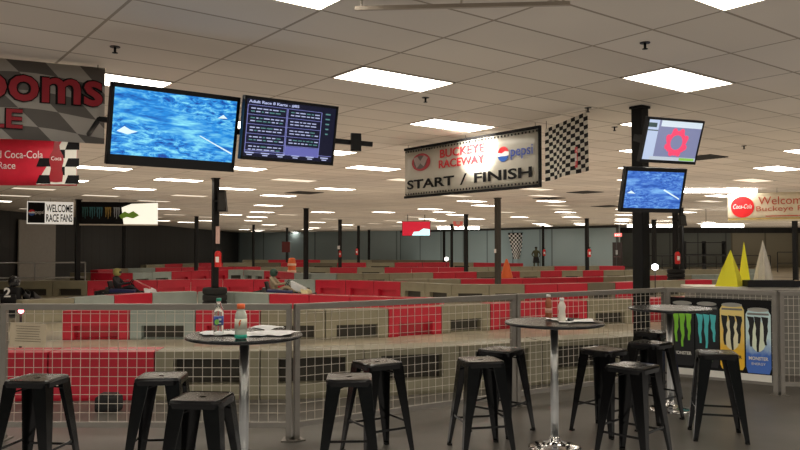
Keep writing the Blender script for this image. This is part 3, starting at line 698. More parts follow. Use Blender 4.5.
FEN = [fence_panel(FP[k], FP[k+1], fl[k], step=(.0815 if k < 4 else .06)) for k in range(6)]
# notice
e = empty('paper_notice', (FP[1].x+.10, FP[1].y-.034, .83), math.atan2((FP[2]-FP[1]).y, (FP[2]-FP[1]).x)+0, 'tan paper notice with typed lines tied to the fence', 'notice')
MB().box((.165, 0, .10), (.32, .006, .205), ry=.04).build('paper', mat('tan_paper', (.52, .43, .31), .7), e)
tl_ = MB(); RR = random.Random(3)
for k in range(7):
    tl_.box((.165, -.0045, .175-k*.022), (.23-RR.random()*.05, .002, .003), ry=.04)
tl_.build('typed_lines', M_vink, e)
# can banner on panel five
d5 = FP[5]-FP[4]; L5 = d5.length; rz5 = math.atan2(d5.y, d5.x); nrm = Vector((math.sin(rz5), -math.cos(rz5), 0))
p = FP[4]+nrm*.03
e = empty('can_banner', (p.x, p.y, .145), rz5, 'banner picturing four tall energy drink cans fixed on the fence at right', 'banner')
e.scale = (1, 1, 1.14); Hb = .83; X0, X1 = .07, L5-.065
MB().box(((X0+X1)/2, 0, Hb/2), (X1-X0, .004, Hb)).build('sheet', M_vink, e)
MB().box(((X0+X1)/2, -.003, .035), (X1-X0-.01, .002, .07)).build('white_strip', M_vinyl, e)
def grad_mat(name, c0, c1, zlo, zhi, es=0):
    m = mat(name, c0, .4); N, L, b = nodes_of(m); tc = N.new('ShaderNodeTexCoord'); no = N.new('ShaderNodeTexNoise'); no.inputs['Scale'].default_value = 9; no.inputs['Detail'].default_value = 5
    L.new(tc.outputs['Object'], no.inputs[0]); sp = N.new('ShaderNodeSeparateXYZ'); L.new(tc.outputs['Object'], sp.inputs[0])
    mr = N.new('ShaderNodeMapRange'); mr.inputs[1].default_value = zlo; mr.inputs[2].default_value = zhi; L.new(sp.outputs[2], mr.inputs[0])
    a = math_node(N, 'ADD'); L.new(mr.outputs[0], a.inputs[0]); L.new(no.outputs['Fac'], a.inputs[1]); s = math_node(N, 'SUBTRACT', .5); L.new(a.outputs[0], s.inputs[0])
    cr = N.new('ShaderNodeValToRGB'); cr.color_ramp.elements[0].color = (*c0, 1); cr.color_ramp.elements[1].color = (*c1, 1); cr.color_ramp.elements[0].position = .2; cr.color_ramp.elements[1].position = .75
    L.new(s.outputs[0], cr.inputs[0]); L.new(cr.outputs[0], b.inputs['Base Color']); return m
cw = (X1-X0)/4
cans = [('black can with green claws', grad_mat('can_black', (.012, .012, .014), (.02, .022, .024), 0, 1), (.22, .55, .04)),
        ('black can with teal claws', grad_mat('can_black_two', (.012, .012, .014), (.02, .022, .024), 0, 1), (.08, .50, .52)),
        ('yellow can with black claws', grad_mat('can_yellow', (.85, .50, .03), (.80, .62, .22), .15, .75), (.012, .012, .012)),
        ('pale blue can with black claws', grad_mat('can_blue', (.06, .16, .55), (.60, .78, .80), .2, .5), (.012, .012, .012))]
for k, (lb, m_, cc) in enumerate(cans):
    x0 = X0+cw*k+.008; x1 = x0+cw-.016; zt_ = .79 if k != 3 else .75; yy = -.006
    body = MB().poly([(x0+.02, .10 if k < 3 else .08), (x1-.02, .10 if k < 3 else .08), (x1, .14), (x1, zt_-.07), (x1-.03, zt_-.02), (x0+.03, zt_-.02), (x0, zt_-.07), (x0, .14)], .002, yy).build('can_picture', m_, e)
    body['label'] = lb
    lid = MB(); disc(lid, (x0+x1)/2, zt_-.02, (x1-x0)/2-.02, yy-.003, .002, 24, .022); lid.build('can_lid', mat('can_silver', (.5, .48, .44), .3, .6), body)
    rim = MB(); rim.poly([(x0+.02, zt_-.075), (x1-.02, zt_-.075), (x1-.02, zt_-.055), (x0+.02, zt_-.055)], .002, yy-.003); rim.build('can_neck_band', mat('can_neck_grey', (.20, .19, .18), .4), body)
    claw(MB(), (x0+x1)/2, .30, (x1-x0)*.80, .36, yy-.004, 20+k).build('claw_mark', mat('claw_%d' % k, cc, .5), body)
    if k >= 2:
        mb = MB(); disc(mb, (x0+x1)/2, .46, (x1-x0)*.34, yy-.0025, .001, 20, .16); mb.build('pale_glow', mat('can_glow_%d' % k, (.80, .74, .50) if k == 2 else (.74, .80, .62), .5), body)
    text('MONSTER', (x0+.03, .215, x1-.03, .25), M_vinyl if k != 2 else M_vink, body, y=yy-.004, bold=.02)
    if k: text('ENERGY', (x0+.06, .165, x1-.06, .19), mat('claw_text_%d' % k, (.3, .5, .2), .5) if k < 2 else M_vinyl, body, y=yy-.004)

# counter, tray and pyramid markers behind the fence at right
ca = Vector((3.98, 9.95, 0))
e = empty('counter', (ca.x, ca.y, 0), -.10, 'pale topped counter behind the fence at right', 'counter')
MB().box((1.5, .3, .57), (3.0, .56, 1.14)).build('body', mat('counter_body', (.16, .15, .13), .6), e, bevel=.01)
MB().box((1.5, .3, 1.16), (3.08, .66, .04)).build('countertop', mat('counter_top', (.58, .54, .46), .4), e, bevel=.006)
def pyramid(px, pyb, Y, w, h, m, label, lean=0., rz=.5, fold=False, zb=1.181):
    p = at_Y(px, pyb, Y)
    e = empty('pyramid_marker', (p.x, Y, zb), rz, label, 'pyramid marker')
    bm = bmesh.new(); n = 4 if not fold else 16
    ring0 = []; ring1 = []
    def ringat(t):
        r = []
        for i in range(n):
            a = 2*PI*i/n+PI/4
            k = (w/2*1.3) if not fold else w/2*(1.25 if i % 2 else .95)
            s = (1-t)
            bulge = 1+.10*math.sin(PI*t)
            r.append(bm.verts.new((k*s*bulge*math.cos(a)+lean*t, k*s*bulge*math.sin(a), h*t)))
        return r
    rs = [ringat(t) for t in (0, .25, .5, .75, .975)]
    for A, B in zip(rs, rs[1:]):
        for i in range(n): bm.faces.new([A[i], A[(i+1) % n], B[(i+1) % n], B[i]])
    bm.faces.new(rs[0][::-1]); bm.faces.new(rs[-1])
    x = MB(); x.bm.free(); x.bm = bm; x.build('shell', m, e)
    bs = MB()
    for sx in (-1, 1): bs.box((sx*w*.46, 0, .006), (.012, w*.93, .014)).box((0, sx*w*.46, .006), (w*.93, .012, .014))
    bs.build('base_rim', m, e)
pyramid(729.5, 287, 10.1, .31, .50, M_yellow, 'front yellow pyramid marker, shorter and wider', .02, -.68)
pyramid(744.5, 286, 10.42, .17, .62, M_yellow, 'rear yellow pyramid marker, taller and narrower', .0, -.45)
pyramid(763.5, 286, 10.25, .22, .64, mat('white_cloth', (.62, .57, .50), .7), 'pleated white pyramid marker right of the yellow ones', .0, .1, True)
p = at_Y(772, 289, 9.86)
e = empty('black_tray', (p.x, 9.88, 1.181), -.10, 'long low black tray on the pale counter', 'tray')
MB().box((0, 0, .008), (.66, .2, .016)).box((0, -.1, .045), (.66, .012, .085)).box((0, .1, .045), (.66, .012, .085)).box((-.33, 0, .045), (.012, .2, .085)).box((.33, 0, .045), (.012, .2, .085)).build('tray_body', M_blackm, e, bevel=.004)
MB().box((.335, 0, .075), (.03, .12, .03)).build('tray_handle', mat('tan_handle', (.5, .36, .22), .5), e)

# ------------------------------------------------------------------ bar tables
def bar_table():
    e = empty('bar_table', (0, 0, 0))
    MB().lathe([(.06, 1.04), (.40, 1.042), (.418, 1.048), (.42, 1.058), (.418, 1.066), (.410, 1.07)], n=96).build('tabletop', mat('black_laminate', (.008, .008, .009), .27, var=0), e)
    MB().cyl((0, 0, .05), (0, 0, 1.03), .034, n=24).build('pole', M_steel, e)
    MB().lathe([(.10, 1.03), (.10, 1.04)], n=24).lathe([(.036, 1.0), (.07, 1.03)], n=24).build('top_flange', M_blackm, e)
    MB().lathe([(.225, 0), (.225, .008), (.20, .018), (.12, .03), (.06, .045), (.042, .075), (.038, .10)], n=48).build('base', M_chrome, e)
    return e
TB = bar_table(); register(TB)
TPOS = [(-1.135, 5.42), (1.32, 6.36), (2.85, 7.85)]
TL = ['round black bar table on a chrome pole holding two bottles, front left', 'round black bar table in the middle with two small bottles and white paper', 'empty round black bar table beside the black column at right']
for k, (x, y) in enumerate(TPOS):
    o = TB if k == 0 else copy_tree(TB)
    o.location = (x, y, 0); tag(o, TL[k], 'table', 'bar tables along the fence')
# ------------------------------------------------------------------ stools
def stool():
    e = empty('bar_stool', (0, 0, 0)); s = .16; H = .762
    bm = bmesh.new()   # seat pan with rounded corners, dished, rolled rim
    def ring(r, z, n=40, p=9):
        vs = []
        for i in range(n):
            a = 2*PI*i/n; c, q = math.cos(a), math.sin(a); k = (abs(c)**p+abs(q)**p)**(-1/p)
            vs.append(bm.verts.new((r*k*c, r*k*q, z)))
        return vs
    rs = [ring(.166, .712), ring(.167, .745), ring(.163, .758), ring(.153, .763), ring(.140, .760), ring(.08, .758), ring(.022, .757, p=2), ring(.022, .745, p=2)]
    for A, B in zip(rs, rs[1:]):
        for i in range(40): f = bm.faces.new([A[i], A[(i+1) % 40], B[(i+1) % 40], B[i]]); f.smooth = False
    bm.faces.new(rs[-1])
    x = MB(); x.bm.free(); x.bm = bm; o = x.build('seat', M_black, e)
    sm = o.modifiers.new('thick', 'SOLIDIFY'); sm.thickness = .0025
    for sx in (-1, 1):
        for sy in (-1, 1):
            rings = []
            for t in (0, .12, .5, 1):
                z = .735*(1-t)+.012*t; px = (.158+.070*t); w = .105*(1-t)+.036*t; th = .004
                X, Y = sx*px, sy*px
                rings.append([Vector((X, Y, z)), Vector((X-sx*w, Y, z)), Vector((X-sx*w, Y-sy*th, z)), Vector((X-sx*th*2.5, Y-sy*th*2.5, z)), Vector((X-sx*th, Y-sy*w, z)), Vector((X, Y-sy*w, z))])
            lg = MB().loft(rings).build('leg', M_black, e)
            MB().box((sx*.211, sy*.211, .008), (.036, .036, .016)).build('foot_cap', M_rubber, lg)
    for sy in (-1, 1):
        q = .158+.070*(1-.235/.735)
        MB().box((0, sy*(q-.008), .235), (2*q-.02, .006, .018)).build('stretcher', M_black, e)
        q2 = .158+.070*(1-.275/.735)
        MB().box((sy*(q2-.008), 0, .275), (.006, 2*q2-.02, .018)).build('stretcher', M_black, e)
    br = MB()
    for s1 in (-1, 1):
        prev = None
        for k in range(9):
            t = -1+k/4; pt = Vector((t*.15, s1*t*.15, .655+.05*(1-abs(t))**.8))
            if prev: br.cyl(prev, pt, .007, n=6)
            prev = pt
    br.build('cross_brace', M_black, e)
    return e
ST = stool(); register(ST)
SP = [(-2.63, 5.40, -.10, 'black metal bar stool at the far left edge in front of the fence'),
      (-1.76, 5.50, .08, 'black metal bar stool second from left, partly behind the nearest stool'),
      (-1.25, 4.72, -.10, 'nearest black metal bar stool, left of the left table pole'),
      (-.37, 5.45, .05, 'black metal bar stool in front of the pair right of the left table'),
      (-.19, 6.17, .54, 'black metal bar stool at the back of the pair right of the left table'),
      (.68, 6.28, .22, 'black metal bar stool at the front of the pair left of the middle table pole'),
      (.94, 6.93, -.70, 'black metal bar stool at the back of the pair left of the middle table pole'),
      (1.90, 6.93, .72, 'black metal bar stool turned diagonally just right of the middle table pole'),
      (1.87, 5.98, -.78, 'black metal bar stool in front of the cluster below the black column'),
      (2.50, 7.42, .70, 'black metal bar stool tucked under the right table beside its pole'),
      (2.86, 8.38, .78, 'black metal bar stool hidden behind the right table, nearest the fence'),
      (2.86, 6.72, -.26, 'black metal bar stool standing alone at the right in front of the can banner')]
for k, (x, y, r, l) in enumerate(SP):
    o = ST if k == 0 else copy_tree(ST)
    o.location = (x, y, 0); o.rotation_euler = (0, 0, r); tag(o, l, 'stool', 'black metal bar stools')

# ------------------------------------------------------------------ things on the tables
M_clear = mat('clear_plastic', (.93, .96, .95), .06, trans=.92, var=0, ior=1.25)
TT = 1.0705
def bottle(name, px, py, h, r, label, body_m, cap_m, cap_h=.025, band=None, band_m=None, liquid=None, waist=False, cap_r=None):
    p = at_z(px, py, TT)
    e = empty(name, (p.x, p.y, TT), 0, label, 'bottle')
    w1 = .86 if waist else 1
    cr_ = cap_r or r*.42
    MB().lathe([(r*.75, 0), (r*.95, h*.02), (r, h*.06), (r*.97, h*.25), (r*w1, h*.45), (r, h*.60), (r*.98, h*.68), (r*.75, h*.78), (r*.45, h*.87), (cr_*.9, h*.90), (cr_*.9, h-cap_h)], n=24).build('body', body_m, e)
    MB().lathe([(cr_, h-cap_h), (cr_, h-.002), (cr_*.9, h)], n=20).build('cap', cap_m, e)
    if band: MB().lathe([(r*1.015, h*band[0]), (r*1.015, h*band[1])], n=24).build('paper_label', band_m, e)
    if liquid: MB().lathe([(r*.72, .004), (r*.88, h*.06), (r*.88, h*liquid[0])], n=20).build('drink', liquid[1], e)
    return e, p
e, p = bottle('water_bottle', 218.5, 335.5, .268, .036, 'clear water bottle with a green cap and blue label on the left table', M_clear, mat('teal_cap', (.03, .30, .20), .4), .022, (.28, .52), mat('blue_label', (.02, .06, .30), .4), cap_r=.018)
mb = MB(); disc(mb, -.004, .10, .016, -.0385, .002, 14, .020); mb.build('green_leaf_mark', mat('leaf_green', (.25, .60, .12), .5), e)
MB().box((.018, -.036, .118), (.018, .003, .012)).box((.018, -.036, .09), (.018, .003, .01)).build('white_print', M_white, e)
e, p = bottle('sports_drink_bottle', 240.8, 339, .243, .042, 'sports drink bottle with an orange cap and teal bottom on the left table', mat('pale_plastic', (.75, .80, .72), .12, trans=.55, var=0, ior=1.25), mat('orange_cap', (.85, .15, .04), .4), .034,
              (.30, .58), mat('pale_label', (.66, .66, .55), .5), None, True, .028)
MB().lathe([(.034, .002), (.0425, .008), (.043, .028), (.041, .034)], n=24).build('teal_base', mat('teal_drink', (.05, .50, .36), .3), e)
MB().poly([(.002, .135), (.012, .135), (.004, .112), (.010, .112), (-.008, .08), (-.002, .105), (-.009, .105)], .002, -.045).build('bolt_mark', M_orange, e)
e, p = bottle('tea_bottle', 548.6, 318.3, .212, .030, 'small amber bottle with a white cap on the middle table', mat('amber_drink', (.36, .11, .05), .25, var=.5, scale=30), M_white, .022, None, None, None, True, .019)
MB().lathe([(.0312, .05), (.0312, .09)], n=20).build('paper_label', mat('pink_tan_label', (.55, .30, .22), .5, var=.5, scale=40), e)
bottle('milk_bottle', 562, 322, .205, .032, 'small white bottle with a white cap beside the amber one', mat('white_plastic', (.80, .75, .66), .4), M_white, .022, None, None, None, True, .02)
def sheet(name, cx, cy, w, h, rz, label, lift=.008, cat='paper', z=TT, crumple=.012, seed=1):
    R = random.Random(seed); bm = bmesh.new(); n = 8; g = []
    for i in range(n+1):
        row = []
        for k in range(n+1):
            u, v = i/n-.5, k/n-.5
            row.append(bm.verts.new((u*w*(1+.1*math.sin(7*v+seed)), v*h*(1+.1*math.sin(5*u+seed)), .002+lift*abs(math.sin(3.1*u+2*v+seed))+crumple*R.random()*.4)))
        g.append(row)
    for i in range(n):
        for k in range(n): bm.faces.new([g[i][k], g[i+1][k], g[i+1][k+1], g[i][k+1]])
    x = MB(); x.bm.free(); x.bm = bm; o = x.build(name, M_white, None, (cx, cy, z), rz); s = o.modifiers.new('thick', 'SOLIDIFY'); s.thickness = .0012; s.offset = 1
    return tag(o, label, cat)
tx, ty = TPOS[0]
sheet('napkin', tx-.20, ty+.02, .24, .26, .3, 'crumpled white napkin on the left side of the left table', seed=1)
sheet('napkin', tx+.02, ty-.03, .20, .34, 1.2, 'white paper sheet between and behind the two bottles', seed=2)
sheet('napkin', tx+.21, ty+.02, .30, .28, -.4, 'white paper sheet at the right of the left table', seed=3)
o = sheet('food_tray', tx+.12, ty+.24, .24, .16, .1, 'folded white paper tray at the back of the left table', lift=.03, z=TT+.001, seed=4, cat='paper tray')
tx, ty = TPOS[1]
sheet('napkin', tx+.18, ty-.02, .34, .24, .1, 'white paper sheet at the right of the middle table', seed=5)
sheet('napkin', tx+.06, ty+.13, .2, .12, -.3, 'small white napkin behind the white bottle', seed=6)
p = at_z(570, 322, TT)
e = empty('car_keys', (p.x, p.y-.02, TT), .4, 'small dark bunch of keys on the middle table', 'keys')
MB().box((0, 0, .022), (.05, .032, .014), rx=.5, rz=.3).box((-.02, .01, .008), (.045, .03, .014), rz=.8).build('key_fob', M_blackm, e)
mb = MB()
for k in range(12):
    t = 2*PI*k/12; t2 = 2*PI*(k+1)/12; mb.cyl((.03+.014*math.cos(t), .014*math.sin(t), .006), (.03+.014*math.cos(t2), .014*math.sin(t2), .006), .002, n=6)
mb.build('key_ring', M_chrome, e)
MB().box((.055, .01, .004), (.05, .01, .003), rz=.3).box((.04, -.02, .004), (.01, .05, .003), rz=.5).build('key_blade', M_chrome, e)

# ------------------------------------------------------------------ track barrier blocks
BH = .54; BD = .42
def block_mesh(L, kind):
    m = MB()
    if kind == 'solid': m.box((L/2, 0, BH/2), (L-.012, BD, BH-.004))
    else:
        z0, z1 = (.03, .26) if kind == 'low' else (.17, .46)
        if kind == 'low': m.box((L/2, 0, (z1+BH)/2), (L-.012, BD, BH-z1-.002))
        else: m.box((L/2, 0, (z1+BH)/2), (L-.012, BD, BH-z1-.002)).box((L/2, 0, z0/2), (L-.012, BD, z0))
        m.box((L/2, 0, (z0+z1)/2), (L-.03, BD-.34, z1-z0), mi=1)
        lo = z0 if kind == 'high' else 0
        for x in (.09, L-.09): m.box((x, 0, (lo+z1)/2), (.168, BD, z1-lo))
        if kind == 'low': m.box((L/2, 0, .015), (L-.012, BD-.16, .03))
    bmesh.ops.remove_doubles(m.bm, verts=m.bm.verts, dist=1e-5)
    return m
MCOL = {'r': (M_red, 'red'), 'b': (M_beige, 'beige'), 'g': (M_grey, 'grey'), 'd': (M_dark, 'dark olive')}
BM_CACHE = {}; M_pocket_shade = mat('pocket_shade', (.045, .040, .030), .7)  # near-black for recessed pocket panels: the pockets' shade put into the colour
def rowpts(pts): return [at_z(px, py, BH) for px, py in pts]
def barrier_row(pts, cols, desc, kind='low', L=1.2, off=0.):
    P = [Vector((p.x, p.y)) for p in rowpts(pts)]
    # shift back by half depth so the front top edge follows the traced line
    segs = []; cum = [0]
    for a, b in zip(P, P[1:]): cum.append(cum[-1]+(b-a).length)
    n = max(1, round(cum[-1]/L)); LL = cum[-1]/n
    def pt(s):
        s = min(max(s, 0), cum[-1]-1e-6)
        for k in range(len(P)-1):
            if cum[k+1] >= s: return P[k]+(P[k+1]-P[k])*((s-cum[k])/(cum[k+1]-cum[k]))
        return P[-1]
    out = []
    for k in range(n):
        a, b = pt(k*LL), pt((k+1)*LL); d = b-a; ln = d.length; rz = math.atan2(d.y, d.x)
        nr = Vector((-math.sin(rz), math.cos(rz)))*BD/2
        mid = (a+b)/2; px, py = pix((mid.x, mid.y, BH))
        c = cols[-1][1]
        for lim, cc in cols:
            if px < lim: c = cc; break
        key = (kind if not callable(kind) else kind(px, c), c)
        if key not in BM_CACHE:
            o = block_mesh(1.0, key[0]).build('barrier_block', [MCOL[c][0], MCOL[c][0] if c == 'r' else M_pocket_shade]); BM_CACHE[key] = o.data
            if ln > 0: bpy.data.objects.remove(o)
        o = bpy.data.objects.new('barrier_block', BM_CACHE[key]); COL.objects.link(o)
        o.location = (a.x+nr.x, a.y+nr.y, 0); o.rotation_euler = (0, 0, rz); o.scale = (ln*.995, 1, 1)
        out.append((px, o, c))
    vis = sorted([q for q in out if -30 < q[0] < 830], key=lambda q: q[0])
    for k, (px, o, c) in enumerate(vis): tag(o, '%s plastic barrier block, %s from the left in the %s' % (MCOL[c][1], ordn(k+1), desc), 'barrier block', 'track barrier blocks')
    for px, o, c in out:
        if 'label' not in o: tag(o, '%s plastic barrier block beyond the picture edge in the %s' % (MCOL[c][1], desc), 'barrier block', 'track barrier blocks')
# nearest row follows the fence
barrier_row([(-60, 353), (100, 352), (300, 351), (400, 349), (460, 346), (520, 342), (620, 337), (690, 333)], [(112, 'r'), (900, 'b')], 'nearest row behind the fence',
            kind=lambda px, c: 'solid' if c == 'r' else 'high')
barrier_row([(62, 311), (128, 310.5), (230, 310.5), (300, 311), (388, 309), (460, 305.5), (520, 302.5), (600, 300.5), (690, 297.5), (760, 296)],
            [(88, 'g'), (128, 'r'), (190, 'g'), (242, 'r'), (387, 'b'), (460, 'r'), (508, 'b'), (597, 'r'), (640, 'b'), (665, 'r'), (686, 'b'), (706, 'r'), (900, 'b')], 'second row from the fence')
barrier_row([(22, 300.5), (60, 299), (85, 297.5), (110, 295.6), (150, 293), (200, 291.6), (225, 292.2), (268, 293.8), (320, 295.2), (400, 297.8), (440, 298.6)],
            [(62, 'b'), (102, 'g'), (140, 'r'), (187, 'g'), (204, 'r'), (268, 'g'), (470, 'r')], 'third row behind the fence', kind='solid')
barrier_row([(-20, 281.5), (50, 281), (110, 280.8), (145, 280.3), (210, 279.2), (270, 279.5), (320, 280), (360, 280.6), (400, 282), (450, 284.5), (510, 284.8), (575, 283.6), (620, 282.4), (690, 280), (740, 279.4)],
            [(85, 'b'), (110, 'r'), (235, 'r'), (256, 'r'), (270, 'r'), (327, 'g'), (388, 'r'), (512, 'b'), (574, 'r'), (590, 'b'), (612, 'd'), (636, 'r'), (656, 'b'), (683, 'b'), (699, 'r'), (900, 'b')], 'fourth row beyond the karts')
barrier_row([(395, 279.4), (440, 279.2), (500, 278.8), (560, 277.8), (615, 276.8), (650, 275.6), (760, 274)],
            [(463, 'b'), (497, 'r'), (546, 'r'), (561, 'b'), (594, 'r'), (612, 'r'), (655, 'b'), (670, 'r'), (690, 'b'), (700, 'b'), (760, 'g')], 'short row behind the fourth')
barrier_row([(70, 272.6), (128, 273.4), (163, 272), (215, 270.3), (240, 269.6), (276, 271.6), (300, 273.4), (340, 273.6), (400, 273.4), (432, 272.6), (480, 271.8), (540, 271), (600, 270.4), (650, 270), (760, 269)],
            [(85, 'b'), (97, 'd'), (128, 'r'), (163, 'g'), (224, 'r'), (264, 'g'), (301, 'r'), (335, 'g'), (400, 'b'), (432, 'b'), (475, 'r'), (500, 'd'), (522, 'r'), (540, 'b'), (565, 'r'), (582, 'b'), (606, 'r'), (620, 'b'), (634, 'r'), (690, 'b'), (720, 'b'), (735, 'r'), (900, 'g')], 'fifth row behind the fence')
barrier_row([(98, 270), (125, 268.4), (200, 267), (262, 266.8), (320, 267.6), (400, 267.4), (465, 267.4), (540, 266.4), (600, 265.9), (625, 266)],
            [(112, 'r'), (128, 'b'), (150, 'g'), (205, 'r'), (264, 'r'), (290, 'b'), (318, 'b'), (348, 'r'), (356, 'b'), (370, 'r'), (388, 'b'), (466, 'r'), (520, 'b'), (545, 'b'), (575, 'r'), (600, 'b'), (625, 'r'), (680, 'b'), (720, 'r')], 'sixth row behind the fence', L=1.6)
barrier_row([(146, 265), (205, 262.8), (262, 262.6), (330, 262.8), (400, 262.6), (460, 262.3), (520, 263.4)],
            [(170, 'b'), (185, 'r'), (200, 'b'), (225, 'r'), (240, 'b'), (262, 'r'), (282, 'd'), (310, 'r'), (345, 'd'), (374, 'r'), (386, 'b'), (402, 'r'), (452, 'r'), (480, 'b'), (560, 'r'), (600, 'b'), (640, 'r'), (900, 'b')], 'seventh row behind the fence', L=2.2)
barrier_row([(242, 259.8), (330, 259.8), (395, 260), (450, 260.2)], [(262, 'b'), (275, 'r'), (300, 'r'), (320, 'r'), (340, 'b'), (380, 'b'), (460, 'd')], 'last row by the wall', L=2.6)

# ------------------------------------------------------------------ tyres round the columns
def tyre_mesh(r, h):
    n = 20; p = [(r*.62, .01), (r*.9, 0), (r, h*.2), (r, h*.8), (r*.9, h), (r*.62, h-.01), (r*.58, h*.5)]
    bm = bmesh.new(); R_ = [[bm.verts.new((q*math.cos(2*PI*i/n), q*math.sin(2*PI*i/n), z)) for i in range(n)] for q, z in p]
    R_.append(R_[0])
    for A, B in zip(R_, R_[1:]):
        for i in range(n): bm.faces.new([A[i], A[(i+1) % n], B[(i+1) % n], B[i]]).smooth = True
    x = MB(); x.bm.free(); x.bm = bm; return x
for cxp, Y, r, nn, nm in ((215.3, 19, .31, 4, 'round the column under the big blue screen'), (675.5, 29.5, .34, 5, 'round the extinguisher column at right'), (466, 39.5, .33, 2, 'round the column right of the round red sign')):
    X = (cxp-400)/F*Y; me = None
    for k in range(nn):
        if me is None: o = tyre_mesh(r, .17).build('tyre', M_rubber); me = o.data
        else: o = bpy.data.objects.new('tyre', me); COL.objects.link(o)
        o.location = (X, Y, .001+k*.172)
        pos = 'topmost' if k == nn-1 else ('bottom' if k == 0 else '%s up' % ordn(k+1))
        tag(o, 'black tyre %s, %s' % (nm, pos), 'tyre', 'tyre stacks round columns')

# tyre loops behind the notice and low black box by the fence
p = at_z(115, 408, .0)
e = empty('rubber_bumper', (p.x, 7.75, 0), 0, 'low black rubber bumper on the floor behind the left fence panel', 'bumper')
MB().box((0, 0, .085), (.24, .2, .17)).build('body', M_rubber, e, bevel=.03); MB().box((0, 0, .18), (.16, .12, .02)).build('top_pad', M_blackm, e)

# ------------------------------------------------------------------ people and karts
def figure(name, J, E_, m, parent=None, loc=None, rz=0, root='pelvis', sub=2):
    names = list(J); me = bpy.data.meshes.new(name)
    me.from_pydata([J[k][0] for k in names], [(names.index(a), names.index(b)) for a, b in E_], [])
    o = bpy.data.objects.new(name, me); COL.objects.link(o)
    if parent: o.parent = parent
    if loc is not None: o.location = loc
    o.rotation_euler = (0, 0, rz)
    o.modifiers.new('skin', 'SKIN'); 
    for i, k in enumerate(names):
        r = J[k][1]; sv = me.skin_vertices[0].data[i]; sv.radius = r if isinstance(r, tuple) else (r, r); sv.use_root = (k == root)
    s = o.modifiers.new('sub', 'SUBSURF'); s.levels = sub; s.render_levels = sub
    me.materials.append(m); return o
def seated_driver(parent, shirt, trousers, helmet_m, visor_m, arms_m=None):
    J = {'pelvis': ((-.30, 0, .25), (.17, .15)), 'waist': ((-.36, 0, .42), (.14, .12)), 'chest': ((-.40, 0, .60), (.17, .14)), 'neck': ((-.38, 0, .74), .065), 'head': ((-.35, 0, .84), .09), 'crown': ((-.35, 0, .93), .07)}
    E_ = [('pelvis', 'waist'), ('waist', 'chest'), ('chest', 'neck'), ('neck', 'head'), ('head', 'crown')]
    for s, n in ((-1, 'r'), (1, 'l')):
        J.update({'sh'+n: ((-.39, s*.19, .66), .075), 'el'+n: ((-.20, s*.27, .46), .052), 'wr'+n: ((.02, s*.15, .50), .036), 'ha'+n: ((.08, s*.13, .51), .035),
                  'hp'+n: ((-.22, s*.11, .22), .095), 'kn'+n: ((.14, s*.17, .40), .07), 'an'+n: ((.50, s*.14, .18), .05), 'fo'+n: ((.58, s*.14, .24), .04)})
        E_ += [('chest', 'sh'+n), ('sh'+n, 'el'+n), ('el'+n, 'wr'+n), ('wr'+n, 'ha'+n), ('pelvis', 'hp'+n), ('hp'+n, 'kn'+n), ('kn'+n, 'an'+n), ('an'+n, 'fo'+n)]
    body = figure('body', J, E_, shirt, parent)
    MB().lathe([(.06, -.13), (.12, -.10), (.135, 0), (.115, .09), (.05, .135)], n=20).build('helmet', helmet_m, body, loc=(-.35, 0, .87))
    MB().box((0, 0, 0), (.05, .19, .075)).build('visor', visor_m, body, loc=(-.24, 0, .87), bevel=.02)
    return body
def kart(x, y, rz, label, nose_m, pod_m, stripe_m):
    e = empty('go_kart', (x, y, 0), rz, label, 'go-kart')
    MB().box((.05, 0, .07), (1.45, .62, .04)).build('floor_tray', M_blackm, e)
    MB().loft([[(.72, -.42, .06), (.72, .42, .06), (.66, .42, .34), (.66, -.42, .34)], [(.95, -.34, .05), (.95, .34, .05), (.88, .32, .26), (.88, -.32, .26)]]).build('nose_cone', nose_m, e, bevel=.02)
    for s in (-1, 1): MB().loft([[(-.42, s*.36, .06), (-.42, s*.62, .06), (-.42, s*.60, .32), (-.42, s*.38, .34)], [(.42, s*.36, .06), (.42, s*.62, .06), (.42, s*.58, .28), (.42, s*.38, .30)]]).build('side_pod', pod_m, e, bevel=.02)
    MB().loft([[(.30, -.18, .28), (.30, .18, .28), (.26, .15, .60), (.26, -.15, .60)], [(.80, -.16, .18), (.80, .16, .18), (.76, .13, .36), (.76, -.13, .36)]]).build('front_fairing', stripe_m, e, bevel=.02)
    MB().box((-.30, 0, .12), (.42, .40, .05)).box((-.55, 0, .34), (.05, .40, .46), ry=-.25).box((-.34, -.21, .2), (.36, .03, .2)).box((-.34, .21, .2), (.36, .03, .2)).build('seat', M_blackm, e, bevel=.01)
    mb = MB()
    for k in range(14):
        t = 2*PI*k/14; t2 = 2*PI*(k+1)/14
        mb.cyl((.12+.06*math.sin(t), .14*math.cos(t), .50+.12*math.sin(t)), (.12+.06*math.sin(t2), .14*math.cos(t2), .50+.12*math.sin(t2)), .014, n=6)
    mb.cyl((.12, 0, .50), (.42, 0, .2), .014, n=6).cyl((.12, -.14, .5), (.12, .14, .5), .012, n=6).build('steering_wheel', M_blackm, e)
    for sx, r, w in ((-.56, .14, .2), (.55, .13, .14)):
        for s in (-1, 1):
            wl = MB().lathe([(r*.6, -w/2), (r*.95, -w/2), (r, -w*.35), (r, w*.35), (r*.95, w/2), (r*.6, w/2)], n=20, axis='Y').build('wheel', M_rubber, e, loc=(sx, s*.60, r))
            MB().lathe([(r*.55, -w*.52), (r*.55, w*.52)], n=14, axis='Y').build('rim', M_chrome, wl)
    MB().box((-.86, 0, .18), (.08, 1.25, .16)).box((0, -.70, .15), (1.3, .05, .12)).box((0, .70, .15), (1.3, .05, .12)).box((1.0, 0, .12), (.05, 1.0, .12)).build('bumper', M_blackm, e, bevel=.02)
    MB().box((-.66, .22, .22), (.24, .24, .26)).build('engine', mat('engine_grey', (.12, .12, .12), .4, .6), e)
    return e
